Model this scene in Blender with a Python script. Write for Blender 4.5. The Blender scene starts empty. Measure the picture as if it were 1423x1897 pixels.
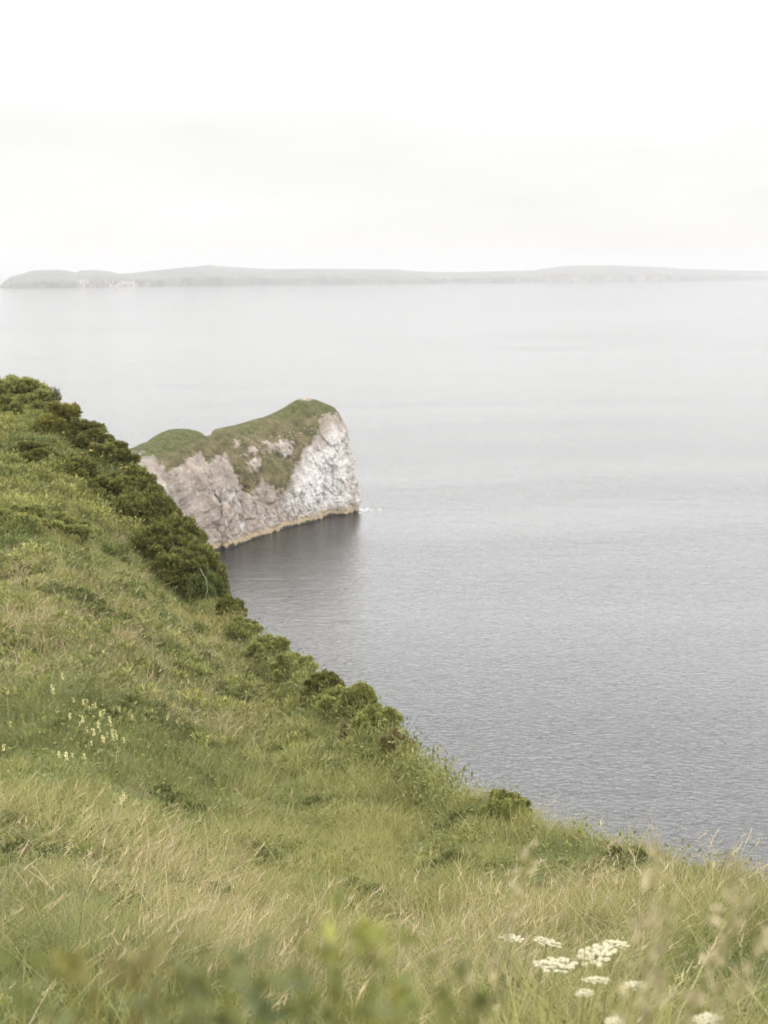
import bpy, math, random
import numpy as np
from mathutils import Vector

rng = np.random.default_rng(7)
random.seed(7)
scene = bpy.context.scene
COL = scene.collection
R = math.radians

# ------------------------------------------------------------------ camera constants
EYE = 65.0                      # metres above the sea
PITCH = 9.65                    # degrees below the horizontal
FPX = 2635.0                    # focal length in pixels of the 1423 x 1897 photograph
CX, CY = 711.5, 948.5


def ray(px, py):
    """unit direction of a photo pixel"""
    a = (px - CX) / FPX
    b = -(py - CY) / FPX
    p = R(PITCH)
    d = np.array([a, math.cos(p) + b * math.sin(p), -math.sin(p) + b * math.cos(p)])
    return d / np.linalg.norm(d)


def sea_point(px, py, z=0.0):
    d = ray(px, py)
    t = (z - EYE) / d[2]
    return np.array([0, 0, EYE]) + d * t


def at_range(px, py, y):
    """point at forward distance y"""
    d = ray(px, py)
    return np.array([0, 0, EYE]) + d * (y / d[1])


def to_px(P):
    P = np.asarray(P, dtype=float)
    x, y, z = P[..., 0], P[..., 1], P[..., 2] - EYE
    p = R(PITCH)
    f = y * math.cos(p) - z * math.sin(p)
    u = y * math.sin(p) + z * math.cos(p)
    return CX + FPX * x / f, CY - FPX * u / f


# ------------------------------------------------------------------ noise
def _h(ix, iy, iz, seed):
    n = (ix.astype(np.int64) * 374761393 + iy.astype(np.int64) * 668265263 + iz.astype(np.int64) * 2147483647 + seed * 974634777) & 0xFFFFFFFF
    n = ((n ^ (n >> 13)) * 1274126177) & 0xFFFFFFFF
    n = ((n ^ (n >> 16)) * 2246822519) & 0xFFFFFFFF
    n = n ^ (n >> 15)
    return (n & 0xFFFFFF) / float(0xFFFFFF)


def vnoise(x, y, z=None, seed=0):
    x = np.asarray(x, float); y = np.asarray(y, float)
    z = np.zeros_like(x) if z is None else np.asarray(z, float)
    ix, iy, iz = np.floor(x), np.floor(y), np.floor(z)
    fx, fy, fz = x - ix, y - iy, z - iz
    fx = fx * fx * fx * (fx * (fx * 6 - 15) + 10); fy = fy * fy * fy * (fy * (fy * 6 - 15) + 10); fz = fz * fz * (3 - 2 * fz)
    out = 0
    for dx in (0, 1):
        wx = fx if dx else 1 - fx
        for dy in (0, 1):
            wy = fy if dy else 1 - fy
            for dz in (0, 1):
                wz = fz if dz else 1 - fz
                out = out + wx * wy * wz * _h(ix + dx, iy + dy, iz + dz, seed)
    return out * 2 - 1


def fbm(x, y, z=None, oct=4, seed=0, gain=0.5, ridged=False):
    a, s, tot = 1.0, 0.0, 0.0
    f = 1.0
    for o in range(oct):
        n = vnoise(x * f + 17.3 * o, y * f - 9.1 * o, None if z is None else z * f + 5.7 * o, seed + o)
        if ridged:
            n = 1 - 2 * np.abs(n)
        s = s + a * n
        tot += a
        a *= gain; f *= 2.03
    return s / tot


# ------------------------------------------------------------------ mesh helpers
def mesh(name, V, F, mat=None, col=None, smooth=False, parent=None, attrs=None, F2=None):
    """one mesh object from vertex and face arrays (F2: a second face array of another size)"""
    me = bpy.data.meshes.new(name)
    V = np.asarray(V, np.float32)
    me.vertices.add(len(V)); me.vertices.foreach_set('co', V.ravel())
    Fs = [np.asarray(F, np.int32)] + ([np.asarray(F2, np.int32)] if F2 is not None and len(F2) else [])
    nl = sum(f.size for f in Fs); nf = sum(len(f) for f in Fs)
    me.loops.add(nl); me.polygons.add(nf)
    me.loops.foreach_set('vertex_index', np.concatenate([f.ravel() for f in Fs]))
    starts, o = [], 0
    for f in Fs:
        starts.append(o + np.arange(len(f), dtype=np.int32) * f.shape[1]); o += f.size
    me.polygons.foreach_set('loop_start', np.concatenate(starts))
    if smooth:
        me.polygons.foreach_set('use_smooth', np.ones(nf, bool))
    me.update(calc_edges=True)
    if col is not None:
        at = me.color_attributes.new('col', 'FLOAT_COLOR', 'POINT')
        c = np.ones((len(V), 4), np.float32); c[:, :3] = col
        at.data.foreach_set('color', c.ravel())
    for k, v in (attrs or {}).items():
        at = me.attributes.new(k, 'FLOAT', 'POINT')
        at.data.foreach_set('value', np.asarray(v, np.float32))
    if mat: me.materials.append(mat)
    ob = bpy.data.objects.new(name, me)
    COL.objects.link(ob)
    if parent: ob.parent = parent
    return ob


def tag(o, label, cat, group=None, kind=None):
    o['label'] = label; o['category'] = cat
    if group: o['group'] = group
    if kind: o['kind'] = kind
    return o


def empty(name, loc, label, cat, group=None, rz=0.0):
    o = bpy.data.objects.new(name, None); COL.objects.link(o)
    o.empty_display_size = 0.2
    o.location = loc; o.rotation_euler = (0, 0, rz)
    return tag(o, label, cat, group)


def grid_faces(nu, nv, wrap=False):
    i = np.arange(nu - (0 if wrap else 1)); j = np.arange(nv - 1)
    I, J = np.meshgrid(i, j, indexing='ij')
    I2 = (I + 1) % nu
    return np.stack([I * nv + J, I2 * nv + J, I2 * nv + J + 1, I * nv + J + 1], -1).reshape(-1, 4)


def tube(path, r0, r1, n=6):
    """tapered tube along a path -> V, F"""
    path = np.asarray(path, float)
    k = len(path)
    V = []
    for i in range(k):
        t = path[min(i + 1, k - 1)] - path[max(i - 1, 0)]
        t = t / (np.linalg.norm(t) + 1e-9)
        a = np.cross(t, [0.31, 0.95, 0.05]); a /= np.linalg.norm(a) + 1e-9
        b = np.cross(t, a)
        r = r0 + (r1 - r0) * i / (k - 1)
        for q in range(n):
            an = 2 * math.pi * q / n
            V.append(path[i] + r * (math.cos(an) * a + math.sin(an) * b))
    F = [[i * n + q, i * n + (q + 1) % n, (i + 1) * n + (q + 1) % n, (i + 1) * n + q] for i in range(k - 1) for q in range(n)]
    return np.array(V), np.array(F)


class Pile:
    """collects several V, F, colour chunks (same face size) into one mesh"""
    def __init__(s): s.V, s.F, s.C, s.n = [], [], [], 0
    def add(s, V, F, c):
        V = np.asarray(V, float)
        s.V.append(V); s.F.append(np.asarray(F) + s.n); s.n += len(V)
        c = np.asarray(c, float)
        s.C.append(np.broadcast_to(c, (len(V), 3)) if c.ndim == 1 else c)
    def build(s, name, mat, parent=None, smooth=False):
        return mesh(name, np.concatenate(s.V), np.concatenate(s.F), mat, np.concatenate(s.C), smooth, parent)


# ------------------------------------------------------------------ materials
def new_mat(name):
    m = bpy.data.materials.new(name); m.use_nodes = True
    nt = m.node_tree; nt.nodes.clear()
    return m, nt, nt.nodes, nt.links


def N(nodes, t, **kw):
    n = nodes.new(t)
    for k, v in kw.items():
        if k.startswith('i_'):
            n.inputs[k[2:].replace('_', ' ')].default_value = v
        else:
            setattr(n, k, v)
    return n


def leaf_material(name, translucency=0.3, rough=0.65, spec=0.25, var=0.25):
    """foliage whose colour comes from the col attribute, partly translucent"""
    m, nt, nd, lk = new_mat(name)
    at = N(nd, 'ShaderNodeAttribute', attribute_name='col')
    p = N(nd, 'ShaderNodeBsdfPrincipled'); p.inputs['Roughness'].default_value = rough
    p.inputs['Specular IOR Level'].default_value = spec
    tr = N(nd, 'ShaderNodeBsdfTranslucent')
    mx = N(nd, 'ShaderNodeMixShader'); mx.inputs[0].default_value = translucency
    out = N(nd, 'ShaderNodeOutputMaterial')
    # leaf to leaf variation by place
    tc = N(nd, 'ShaderNodeNewGeometry')
    no = N(nd, 'ShaderNodeTexNoise'); no.inputs['Scale'].default_value = 6.0; no.inputs['Detail'].default_value = 2
    mr = N(nd, 'ShaderNodeMapRange'); mr.inputs['From Min'].default_value = 0.3; mr.inputs['From Max'].default_value = 0.7
    mr.inputs['To Min'].default_value = 1 - var; mr.inputs['To Max'].default_value = 1 + var
    mu = N(nd, 'ShaderNodeVectorMath', operation='SCALE')
    lk.new(tc.outputs['Position'], no.inputs['Vector']); lk.new(no.outputs['Fac'], mr.inputs['Value'])
    lk.new(at.outputs['Color'], mu.inputs[0]); lk.new(mr.outputs['Result'], mu.inputs['Scale'])
    lk.new(mu.outputs[0], p.inputs['Base Color']); lk.new(mu.outputs[0], tr.inputs['Color'])
    lk.new(p.outputs[0], mx.inputs[1]); lk.new(tr.outputs[0], mx.inputs[2]); lk.new(mx.outputs[0], out.inputs[0])
    return m


M_GRASS = leaf_material('grass_blades', 0.24, 0.6, 0.3, 0.12)
M_GORSE = leaf_material('gorse_leaves', 0.24, 0.7, 0.15, 0.3)
M_HERB = leaf_material('herb_leaves', 0.25, 0.55, 0.3, 0.2)
M_PETAL = leaf_material('petals', 0.3, 0.6, 0.2, 0.05)


def twig_material():
    m, nt, nd, lk = new_mat('twig_bark')
    no = N(nd, 'ShaderNodeTexNoise'); no.inputs['Scale'].default_value = 25
    cr = N(nd, 'ShaderNodeValToRGB')
    cr.color_ramp.elements[0].color = (0.09, 0.065, 0.045, 1); cr.color_ramp.elements[1].color = (0.30, 0.25, 0.19, 1)
    p = N(nd, 'ShaderNodeBsdfPrincipled'); p.inputs['Roughness'].default_value = 0.85
    o = N(nd, 'ShaderNodeOutputMaterial')
    lk.new(no.outputs['Fac'], cr.inputs[0]); lk.new(cr.outputs[0], p.inputs['Base Color']); lk.new(p.outputs[0], o.inputs[0])
    return m


M_TWIG = twig_material()


def soil_material():
    m, nt, nd, lk = new_mat('hillside_turf')
    g = N(nd, 'ShaderNodeNewGeometry')
    n1 = N(nd, 'ShaderNodeTexNoise'); n1.inputs['Scale'].default_value = 1.3; n1.inputs['Detail'].default_value = 5
    n2 = N(nd, 'ShaderNodeTexNoise'); n2.inputs['Scale'].default_value = 22; n2.inputs['Detail'].default_value = 4
    cr = N(nd, 'ShaderNodeValToRGB')
    e = cr.color_ramp.elements
    e[0].position = 0.3; e[0].color = (0.055, 0.070, 0.024, 1)
    e[1].position = 0.72; e[1].color = (0.17, 0.155, 0.075, 1)
    e.new(0.5).color = (0.10, 0.12, 0.04, 1)
    ad = N(nd, 'ShaderNodeMath', operation='ADD'); ad.inputs[1].default_value = -0.25
    ml = N(nd, 'ShaderNodeMath', operation='MULTIPLY'); ml.inputs[1].default_value = 0.5
    a2 = N(nd, 'ShaderNodeMath', operation='ADD')
    bp = N(nd, 'ShaderNodeBump'); bp.inputs['Strength'].default_value = 0.8; bp.inputs['Distance'].default_value = 0.06
    p = N(nd, 'ShaderNodeBsdfPrincipled'); p.inputs['Roughness'].default_value = 0.95; p.inputs['Specular IOR Level'].default_value = 0.1
    o = N(nd, 'ShaderNodeOutputMaterial')
    lk.new(g.outputs['Position'], n1.inputs['Vector']); lk.new(g.outputs['Position'], n2.inputs['Vector'])
    lk.new(n2.outputs['Fac'], ml.inputs[0]); lk.new(ml.outputs[0], ad.inputs[0]); lk.new(n1.outputs['Fac'], a2.inputs[0]); lk.new(ad.outputs[0], a2.inputs[1])
    lk.new(a2.outputs[0], cr.inputs[0]); lk.new(cr.outputs[0], p.inputs['Base Color'])
    lk.new(n2.outputs['Fac'], bp.inputs['Height']); lk.new(bp.outputs[0], p.inputs['Normal']); lk.new(p.outputs[0], o.inputs[0])
    return m


# ------------------------------------------------------------------ hillside terrain
Z0 = -1.3                       # ground under the camera, relative to the eye
# photo column: (row of the bare brow, metres to the brow)
_brow = [(-250, 640, 84), (-120, 690, 79), (0, 722, 73), (60, 748, 70), (100, 775, 67), (150, 825, 64), (200, 880, 60), (250, 940, 56), (300, 1005, 52), (350, 1068, 48), (400, 1125, 44),
         (440, 1165, 41), (480, 1205, 38), (520, 1240, 35), (560, 1268, 32), (600, 1300, 30), (650, 1340, 27), (700, 1385, 24.5), (760, 1430, 22), (820, 1458, 19.5), (880, 1485, 17.5), (940, 1515, 16),
         (980, 1540, 15), (1040, 1563, 13.8), (1100, 1580, 12.7), (1200, 1602, 11.4), (1300, 1616, 10.5), (1423, 1632, 9.8), (1560, 1650, 9.2), (1700, 1675, 8.8)]
_AZ, _B, _ZB = [], [], []
for px, py, D in _brow:
    d = ray(px, py)
    _AZ.append(math.degrees(math.atan2(d[0], d[1]))); _B.append(D); _ZB.append(d[2] / math.hypot(d[0], d[1]) * D)
# beyond the frame: the hill climbs on the left and behind, falls away on the right
ext_l = [(-180, 45, 4.0), (-120, 55, 7.0), (-80, 70, 6.0), (-50, 85, 1.5), (-35, 90, -1.0), (-26, 88, -2.8)]
ext_r = [(30, 8.2, -4.05), (50, 7.5, -4.0), (90, 7.0, -3.6), (120, 8.0, -2.2), (150, 20, 0.5), (180, 45, 4.0)]
AZ = np.array([e[0] for e in ext_l] + _AZ + [e[0] for e in ext_r])
BB = np.array([e[1] for e in ext_l] + _B + [e[1] for e in ext_r])
ZB = np.array([e[2] for e in ext_l] + _ZB + [e[2] for e in ext_r])
tab_az = np.arange(-180, 180.01, 0.1)
ker = np.hanning(13); ker /= ker.sum()


def smooth_tab(v):
    t = np.interp(tab_az, AZ, v)
    tp = np.concatenate([t[-40:-1], t, t[1:40]])
    return np.convolve(tp, ker, 'same')[39:-39]


T_B, T_ZB = smooth_tab(BB), smooth_tab(ZB)
# the slope's common fall away from the viewer: metres out, metres below the eye
_FD = np.array([0, 1, 2, 3, 4.3, 6.5, 9, 12, 16, 20, 26, 33, 44, 55, 65, 75, 90, 120, 500])
_FZ = np.array([-1.3, -1.36, -1.52, -1.82, -2.28, -3.09, -3.92, -4.86, -5.84, -6.5, -7.28, -7.75, -8.3, -8.0, -7.2, -6.3, -5.5, -5, -5])
_fd = np.arange(0, 500, 0.25)
_fk = np.hanning(17); _fk /= _fk.sum()
_fz = np.convolve(np.pad(np.interp(_fd, _FD, _FZ), 8, 'edge'), _fk, 'valid')
T_S = np.interp(tab_az, [-180, -60, -20, -9.5, -7.0, -3, 30, 120, 180], [0.1, 0.25, 0.22, 0.26, 0.75, 1.1, 1.2, 0.8, 0.1])


def hill(x, y, rough=True):
    """terrain height (absolute) of the hillside"""
    x = np.asarray(x, float); y = np.asarray(y, float)
    d = np.hypot(x, y); az = np.degrees(np.arctan2(x, y))
    B = np.interp(az, tab_az, T_B); zb = np.interp(az, tab_az, T_ZB)
    s = np.interp(az, tab_az, T_S)
    u = np.clip(d / B, 0, 1)
    w = 0.035 * B
    sm_ = u ** 1.6 * (1.9 - 0.9 * u)
    dc = np.minimum(d, B)
    z = np.interp(dc, _fd, _fz) + (zb - np.interp(B, _fd, _fz)) * sm_
    over = d - B
    z = z - s * ((np.sqrt(over ** 2 + w ** 2) + over) / 2 - np.where(over < 0, 0, 0)) + s * w / 2 * np.exp(-(over / (2 * w)) ** 2)
    if rough:
        k = np.clip((d - 0.8) / 30, 0, 1)
        z = z + 0.45 * k * fbm(x * 0.16, y * 0.16, oct=3, seed=3)
        k2 = np.clip(0.25 + d / 25, 0, 1)
        z = z + k2 * (0.13 * fbm(x * 0.75, y * 0.75, oct=3, seed=11) + 0.05 * fbm(x * 2.6, y * 2.6, oct=2, seed=23))
    return EYE + np.maximum(z, -EYE - 6)


def build_hillside():
    az = np.concatenate([np.arange(-180, -32, 2.0), np.arange(-32, 32, 0.16), np.arange(32, 180, 2.0)])
    d = np.concatenate([[0.02], np.linspace(0.4, 12, 60), 12 * (110 / 12) ** np.linspace(0.012, 1, 190), np.linspace(113, 420, 90)])
    A, D = np.meshgrid(np.radians(az), d, indexing='ij')
    X, Y = D * np.sin(A), D * np.cos(A)
    Z = hill(X, Y)
    V = np.stack([X, Y, Z], -1).reshape(-1, 3)
    o = mesh('hillside', V, grid_faces(len(az), len(d), wrap=True), soil_material(), smooth=True)
    tag(o, 'steep green hillside falling from the left to the sea', 'hillside', kind='structure')


def ground_at(px, py, h=0.0):
    """first point of a pixel's ray that is h above the hillside"""
    d = ray(px, py)
    t = np.concatenate([np.arange(0.4, 15, 0.02), np.arange(15, 130, 0.05)])
    P = np.array([0, 0, EYE]) + t[:, None] * d
    below = P[:, 2] < hill(P[:, 0], P[:, 1]) + h
    i = int(np.argmax(below)) if below.any() else None
    return None if i is None else P[i]


# ------------------------------------------------------------------ sea
def sea_material():
    m, nt, nd, lk = new_mat('sea_water')
    g = N(nd, 'ShaderNodeNewGeometry')
    def wave(rot, sx, sy, detail, rough, dist=0.6):
        mp = N(nd, 'ShaderNodeMapping'); mp.inputs['Rotation'].default_value = (0, 0, R(rot)); mp.inputs['Scale'].default_value = (sx, sy, 1)
        no = N(nd, 'ShaderNodeTexNoise'); no.inputs['Scale'].default_value = 1; no.inputs['Detail'].default_value = detail
        no.inputs['Roughness'].default_value = rough; no.inputs['Distortion'].default_value = dist
        lk.new(g.outputs['Position'], mp.inputs['Vector']); lk.new(mp.outputs[0], no.inputs['Vector'])
        return no.outputs['Fac']
    w1 = wave(12, 0.05, 0.11, 2, 0.5)
    w2 = wave(-14, 0.22, 0.42, 3, 0.55)
    w3 = wave(25, 0.9, 1.5, 3, 0.6)
    big = wave(14, 0.0016, 0.0055, 5, 0.6, 1.6)     # wind lanes: smoother and rougher water
    mr = N(nd, 'ShaderNodeMapRange'); mr.inputs['From Min'].default_value = 0.32; mr.inputs['From Max'].default_value = 0.68
    mr.inputs['To Min'].default_value = SEA['b0']; mr.inputs['To Max'].default_value = SEA['b1']
    lk.new(big, mr.inputs['Value'])
    def mul(a, v):
        n = N(nd, 'ShaderNodeMath', operation='MULTIPLY'); lk.new(a, n.inputs[0]); n.inputs[1].default_value = v; return n.outputs[0]
    def add(a, b):
        n = N(nd, 'ShaderNodeMath', operation='ADD'); lk.new(a, n.inputs[0]); lk.new(b, n.inputs[1]); return n.outputs[0]
    h = add(add(mul(w1, 0.6), mul(w2, 0.36)), mul(w3, 0.42))
    bp = N(nd, 'ShaderNodeBump'); bp.inputs['Distance'].default_value = SEA['bump']
    lk.new(mr.outputs[0], bp.inputs['Strength']); lk.new(h, bp.inputs['Height'])
    p = N(nd, 'ShaderNodeBsdfPrincipled')
    p.inputs['Base Color'].default_value = SEA['col']; p.inputs['Roughness'].default_value = SEA['rough']; p.inputs['IOR'].default_value = 1.333
    o = N(nd, 'ShaderNodeOutputMaterial')
    lk.new(bp.outputs[0], p.inputs['Normal']); lk.new(p.outputs[0], o.inputs[0])
    return m


SEA = dict(b0=0.48, b1=1.0, bump=0.48, col=(0.006, 0.007, 0.008, 1), rough=0.08)


def build_sea():
    r = np.concatenate([[0.0], 40 * (32000 / 40) ** np.linspace(0, 1, 60)])
    a = np.radians(np.arange(0, 360, 3.0))
    A, D = np.meshgrid(a, r, indexing='ij')
    V = np.stack([D * np.cos(A), D * np.sin(A), 0 * D], -1).reshape(-1, 3)
    o = mesh('sea', V, grid_faces(len(a), len(r), wrap=True), sea_material(), smooth=True)
    tag(o, 'calm silver grey sea with fine ripples', 'sea', kind='structure')


def build_haze():
    L = 36000.0
    zt, zb = 135.0, -7.0
    c = [(-L, -L, zb), (L, -L, zb), (L, L, zb), (-L, L, zb), (-L, -L, zt), (L, -L, zt), (L, L, zt), (-L, L, zt)]
    F = [(0, 3, 2, 1), (4, 5, 6, 7), (0, 1, 5, 4), (1, 2, 6, 5), (2, 3, 7, 6), (3, 0, 4, 7)]
    m, nt, nd, lk = new_mat('sea_haze')
    v = N(nd, 'ShaderNodeVolumePrincipled')
    v.inputs['Color'].default_value = (0.655, 0.655, 0.67, 1); v.inputs['Density'].default_value = HAZE
    v.inputs['Anisotropy'].default_value = 0.0
    o = N(nd, 'ShaderNodeOutputMaterial'); lk.new(v.outputs[0], o.inputs['Volume'])
    ob = mesh('haze', c, F, m)
    tag(ob, 'pale sea haze that whitens the distance', 'haze', kind='stuff')


HAZE = 1.38e-4


# ------------------------------------------------------------------ far island
def build_island():
    # photo column, waterline row, skyline row
    pr = [(-6, 534, 533), (8, 533.5, 521), (22, 533, 512), (40, 533, 508), (62, 532.5, 501), (90, 532, 500), (120, 532, 500.5), (142, 532, 505), (150, 531.5, 501), (180, 531.5, 500), (205, 531, 503), (220, 530.5, 507),
          (245, 530, 506), (270, 530, 503), (300, 529.5, 500), (330, 529, 497), (345, 529, 495), (365, 528.5, 494), (385, 528, 491.5), (398, 528, 491.5), (404, 528, 494), (414, 528, 492.5), (430, 527.5, 494.5), (470, 527, 496.5), (500, 527, 498.5), (560, 526.5, 498),
          (620, 526, 498), (680, 525.5, 498.5), (735, 525, 499), (765, 525, 502), (800, 524.5, 504), (860, 524, 504), (920, 523.5, 502.5), (985, 523, 501), (1015, 522.5, 497), (1045, 522.5, 492.5), (1090, 522, 491.5), (1140, 521.5, 491.5),
          (1165, 521, 493), (1210, 521, 494), (1245, 520.5, 496), (1260, 520, 498), (1300, 519.5, 499), (1360, 519, 501), (1423, 518, 502), (1560, 517, 505), (1750, 516, 511), (1800, 516, 515.5)]
    pr = np.array(pr, float)
    n = 900
    px = np.linspace(pr[0, 0], pr[-1, 0], n)
    wl = np.interp(px, pr[:, 0], pr[:, 1]); sk = np.interp(px, pr[:, 0], pr[:, 2])
    base = np.array([sea_point(a, b) for a, b in zip(px, wl)])
    # bays and headlands in the coast
    rad = base[:, :2] / np.linalg.norm(base[:, :2], axis=1)[:, None]
    base[:, :2] += rad * (90 * fbm(px * 0.03, 0 * px, oct=4, seed=51))[:, None]
    depth = 650.0
    H = []
    for a, s, b in zip(px, sk, base):
        d = ray(a, s); hd = np.hypot(b[0], b[1]) + depth
        H.append(EYE + d[2] / math.hypot(d[0], d[1]) * hd)
    H = np.maximum(np.array(H), 1.0)
    prof = [(-8, -0.06), (0, 0.0), (8, 0.10), (16, 0.26), (26, 0.36), (60, 0.46), (120, 0.55), (200, 0.64), (300, 0.74), (420, 0.86), (540, 0.96), (650, 1.0), (800, 0.96), (1100, 0.8), (1500, 0.5), (1800, -0.06)]
    V, mask, cl = [], [], []
    for j, (dd, hh) in enumerate(prof):
        nz = fbm(px * 0.05, np.full(n, j * 0.8), oct=4, seed=60)
        edge = np.interp(px, [pr[0, 0], 20], [0.15, 1])
        z = H * (hh + (0.10 * nz if 1 < j < 10 else 0.0)) if hh > 0 else np.full(n, -4.0 if hh < 0 else 0.0)
        off = dd * edge + (18 * fbm(px * 0.2, np.full(n, j * 1.3), oct=3, seed=70) if j > 1 else 0)
        P = np.column_stack([base[:, :2] + rad * np.asarray(off).reshape(-1, 1) * (1 if np.ndim(off) else 1), z])
        V.append(P)
        # white chalk cliffs where the photo shows them
        ch = np.zeros(n)
        for a, b, top, wt in ((140, 178, .40, 1), (196, 250, .42, 1), (250, 276, .2, .8), (305, 345, .30, .35), (555, 600, .22, .5), (690, 725, .18, .6), (820, 885, .2, .4), (945, 1250, .26, .6), (1330, 1420, .16, .5)):
            ch = np.maximum(ch, wt * ((px > a) & (px < b) & (hh <= top) & (hh >= 0)) * (vnoise(px * 0.35, np.full(n, j * 0.9), seed=80) > 0.0))
        mask.append(ch)
    V = np.stack(V, 1).reshape(-1, 3)
    mask = np.stack(mask, 1).ravel()
    m, nt, nd, lk = new_mat('island_land')
    at = N(nd, 'ShaderNodeAttribute', attribute_name='chalk')
    g = N(nd, 'ShaderNodeNewGeometry')
    no = N(nd, 'ShaderNodeTexNoise'); no.inputs['Scale'].default_value = 0.006; no.inputs['Detail'].default_value = 5
    cr = N(nd, 'ShaderNodeValToRGB'); e = cr.color_ramp.elements
    e[0].position = 0.35; e[0].color = (0.035, 0.036, 0.034, 1); e[1].position = 0.65; e[1].color = (0.085, 0.088, 0.070, 1)
    mx = N(nd, 'ShaderNodeMix', data_type='RGBA'); mx.inputs['B'].default_value = (0.30, 0.265, 0.24, 1)
    p = N(nd, 'ShaderNodeBsdfPrincipled'); p.inputs['Roughness'].default_value = 0.95
    o = N(nd, 'ShaderNodeOutputMaterial')
    lk.new(g.outputs['Position'], no.inputs['Vector']); lk.new(no.outputs['Fac'], cr.inputs[0]); lk.new(cr.outputs[0], mx.inputs['A'])
    lk.new(at.outputs['Fac'], mx.inputs['Factor']); lk.new(mx.outputs['Result'], p.inputs['Base Color']); lk.new(p.outputs[0], o.inputs[0])
    ob = mesh('island', V, grid_faces(n, len(prof)), m, smooth=True, attrs={'chalk': mask})
    tag(ob, 'long low island with pale cliffs fading into haze on the horizon', 'island', kind='structure')


# ------------------------------------------------------------------ headland
def headland_material():
    m, nt, nd, lk = new_mat('headland_rock_and_turf')
    g = N(nd, 'ShaderNodeNewGeometry')
    def noise(scale, det, ro=0.55, rot=None, sc=None):
        no = N(nd, 'ShaderNodeTexNoise'); no.inputs['Scale'].default_value = scale; no.inputs['Detail'].default_value = det; no.inputs['Roughness'].default_value = ro
        if rot:
            mp = N(nd, 'ShaderNodeMapping'); mp.inputs['Rotation'].default_value = rot; mp.inputs['Scale'].default_value = sc
            lk.new(g.outputs['Position'], mp.inputs[0]); lk.new(mp.outputs[0], no.inputs['Vector'])
        else:
            lk.new(g.outputs['Position'], no.inputs['Vector'])
        return no.outputs['Fac']
    def ramp(f, *st):
        cr = N(nd, 'ShaderNodeValToRGB'); e = cr.color_ramp.elements
        e[0].position, e[0].color = st[0][0], (*st[0][1], 1); e[1].position, e[1].color = st[-1][0], (*st[-1][1], 1)
        for q in st[1:-1]: e.new(q[0]).color = (*q[1], 1)
        lk.new(f, cr.inputs[0]); return cr.outputs[0]
    def mix(f, a, b, mode='MIX'):
        x = N(nd, 'ShaderNodeMix', data_type='RGBA', blend_type=mode); x.clamp_factor = True
        if isinstance(f, float): x.inputs['Factor'].default_value = f
        else: lk.new(f, x.inputs['Factor'])
        for k, v in (('A', a), ('B', b)):
            if isinstance(v, tuple): x.inputs[k].default_value = (*v, 1)
            else: lk.new(v, x.inputs[k])
        return x.outputs['Result']
    att = lambda nme: N(nd, 'ShaderNodeAttribute', attribute_name=nme).outputs['Fac']
    rock = ramp(noise(0.35, 6, 0.62), (0.32, (0.19, 0.145, 0.11)), (0.5, (0.385, 0.315, 0.25)), (0.68, (0.57, 0.495, 0.42)))
    grey = ramp(noise(0.9, 6, 0.65), (0.4, (0.0,) * 3), (0.62, (1.0,) * 3))
    rock = mix(grey, rock, (0.34, 0.30, 0.275))
    orange = ramp(noise(0.12, 5, 0.6), (0.62, (0,) * 3), (0.72, (0.6,) * 3))
    rock = mix(orange, rock, (0.42, 0.28, 0.17))
    rock = mix(att('white'), rock, (0.74, 0.72, 0.70))
    crk = N(nd, 'ShaderNodeTexVoronoi', feature='DISTANCE_TO_EDGE'); crk.inputs['Scale'].default_value = 0.34; 
    mpv = N(nd, 'ShaderNodeMapping'); mpv.inputs['Rotation'].default_value = (0.3, 0.6, 0.4); mpv.inputs['Scale'].default_value = (1.5, 1.5, 0.6)
    dn = N(nd, 'ShaderNodeTexNoise'); dn.inputs['Scale'].default_value = 0.5; dn.inputs['Detail'].default_value = 4
    va = N(nd, 'ShaderNodeVectorMath', operation='MULTIPLY_ADD'); va.inputs[1].default_value = (3.5, 3.5, 3.5)
    lk.new(g.outputs['Position'], dn.inputs['Vector']); lk.new(dn.outputs['Color'], va.inputs[0]); lk.new(g.outputs['Position'], va.inputs[2])
    lk.new(va.outputs[0], mpv.inputs[0]); lk.new(mpv.outputs[0], crk.inputs['Vector'])
    crm = ramp(crk.outputs['Distance'], (0.0, (1,) * 3), (0.035, (0,) * 3))
    crn = ramp(noise(0.5, 2), (0.48, (0,) * 3), (0.6, (0.75,) * 3))
    crf = mix(crm, (0, 0, 0), crn)
    rock = mix(crf, rock, (0.13, 0.11, 0.095))
    jn = N(nd, 'ShaderNodeMath', operation='MULTIPLY'); jn.inputs[1].default_value = 0.35; lk.new(att('joint'), jn.inputs[0])
    rock = mix(jn.outputs[0], rock, (0.17, 0.14, 0.115))          # seams of dark earth in the rock
    rock = mix(att('tide'), rock, (0.43, 0.33, 0.20))
    rock = mix(att('weed'), rock, (0.035, 0.03, 0.022))
    turf = ramp(noise(0.35, 6, 0.65), (0.34, (0.062, 0.062, 0.022)), (0.5, (0.125, 0.112, 0.046)), (0.66, (0.215, 0.170, 0.090)))
    turf2 = ramp(noise(0.8, 5, 0.6), (0.35, (0.062, 0.078, 0.021)), (0.65, (0.140, 0.145, 0.050)))
    turf = mix(att('lush'), turf, turf2)
    ston = ramp(noise(1.4, 3, 0.6), (0.60, (0,) * 3), (0.68, (1,) * 3))
    stf = mix(att('stony'), (0, 0, 0), ston)
    turf = mix(stf, turf, (0.42, 0.37, 0.31))
    col = mix(att('turf'), rock, turf)
    hb = N(nd, 'ShaderNodeMath', operation='ADD'); lk.new(noise(1.3, 8, 0.72), hb.inputs[0]); lk.new(noise(0.5, 5, 0.6, (0.5, 0.4, 0.3), (0.6, 2.2, 1.6)), hb.inputs[1])
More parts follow.
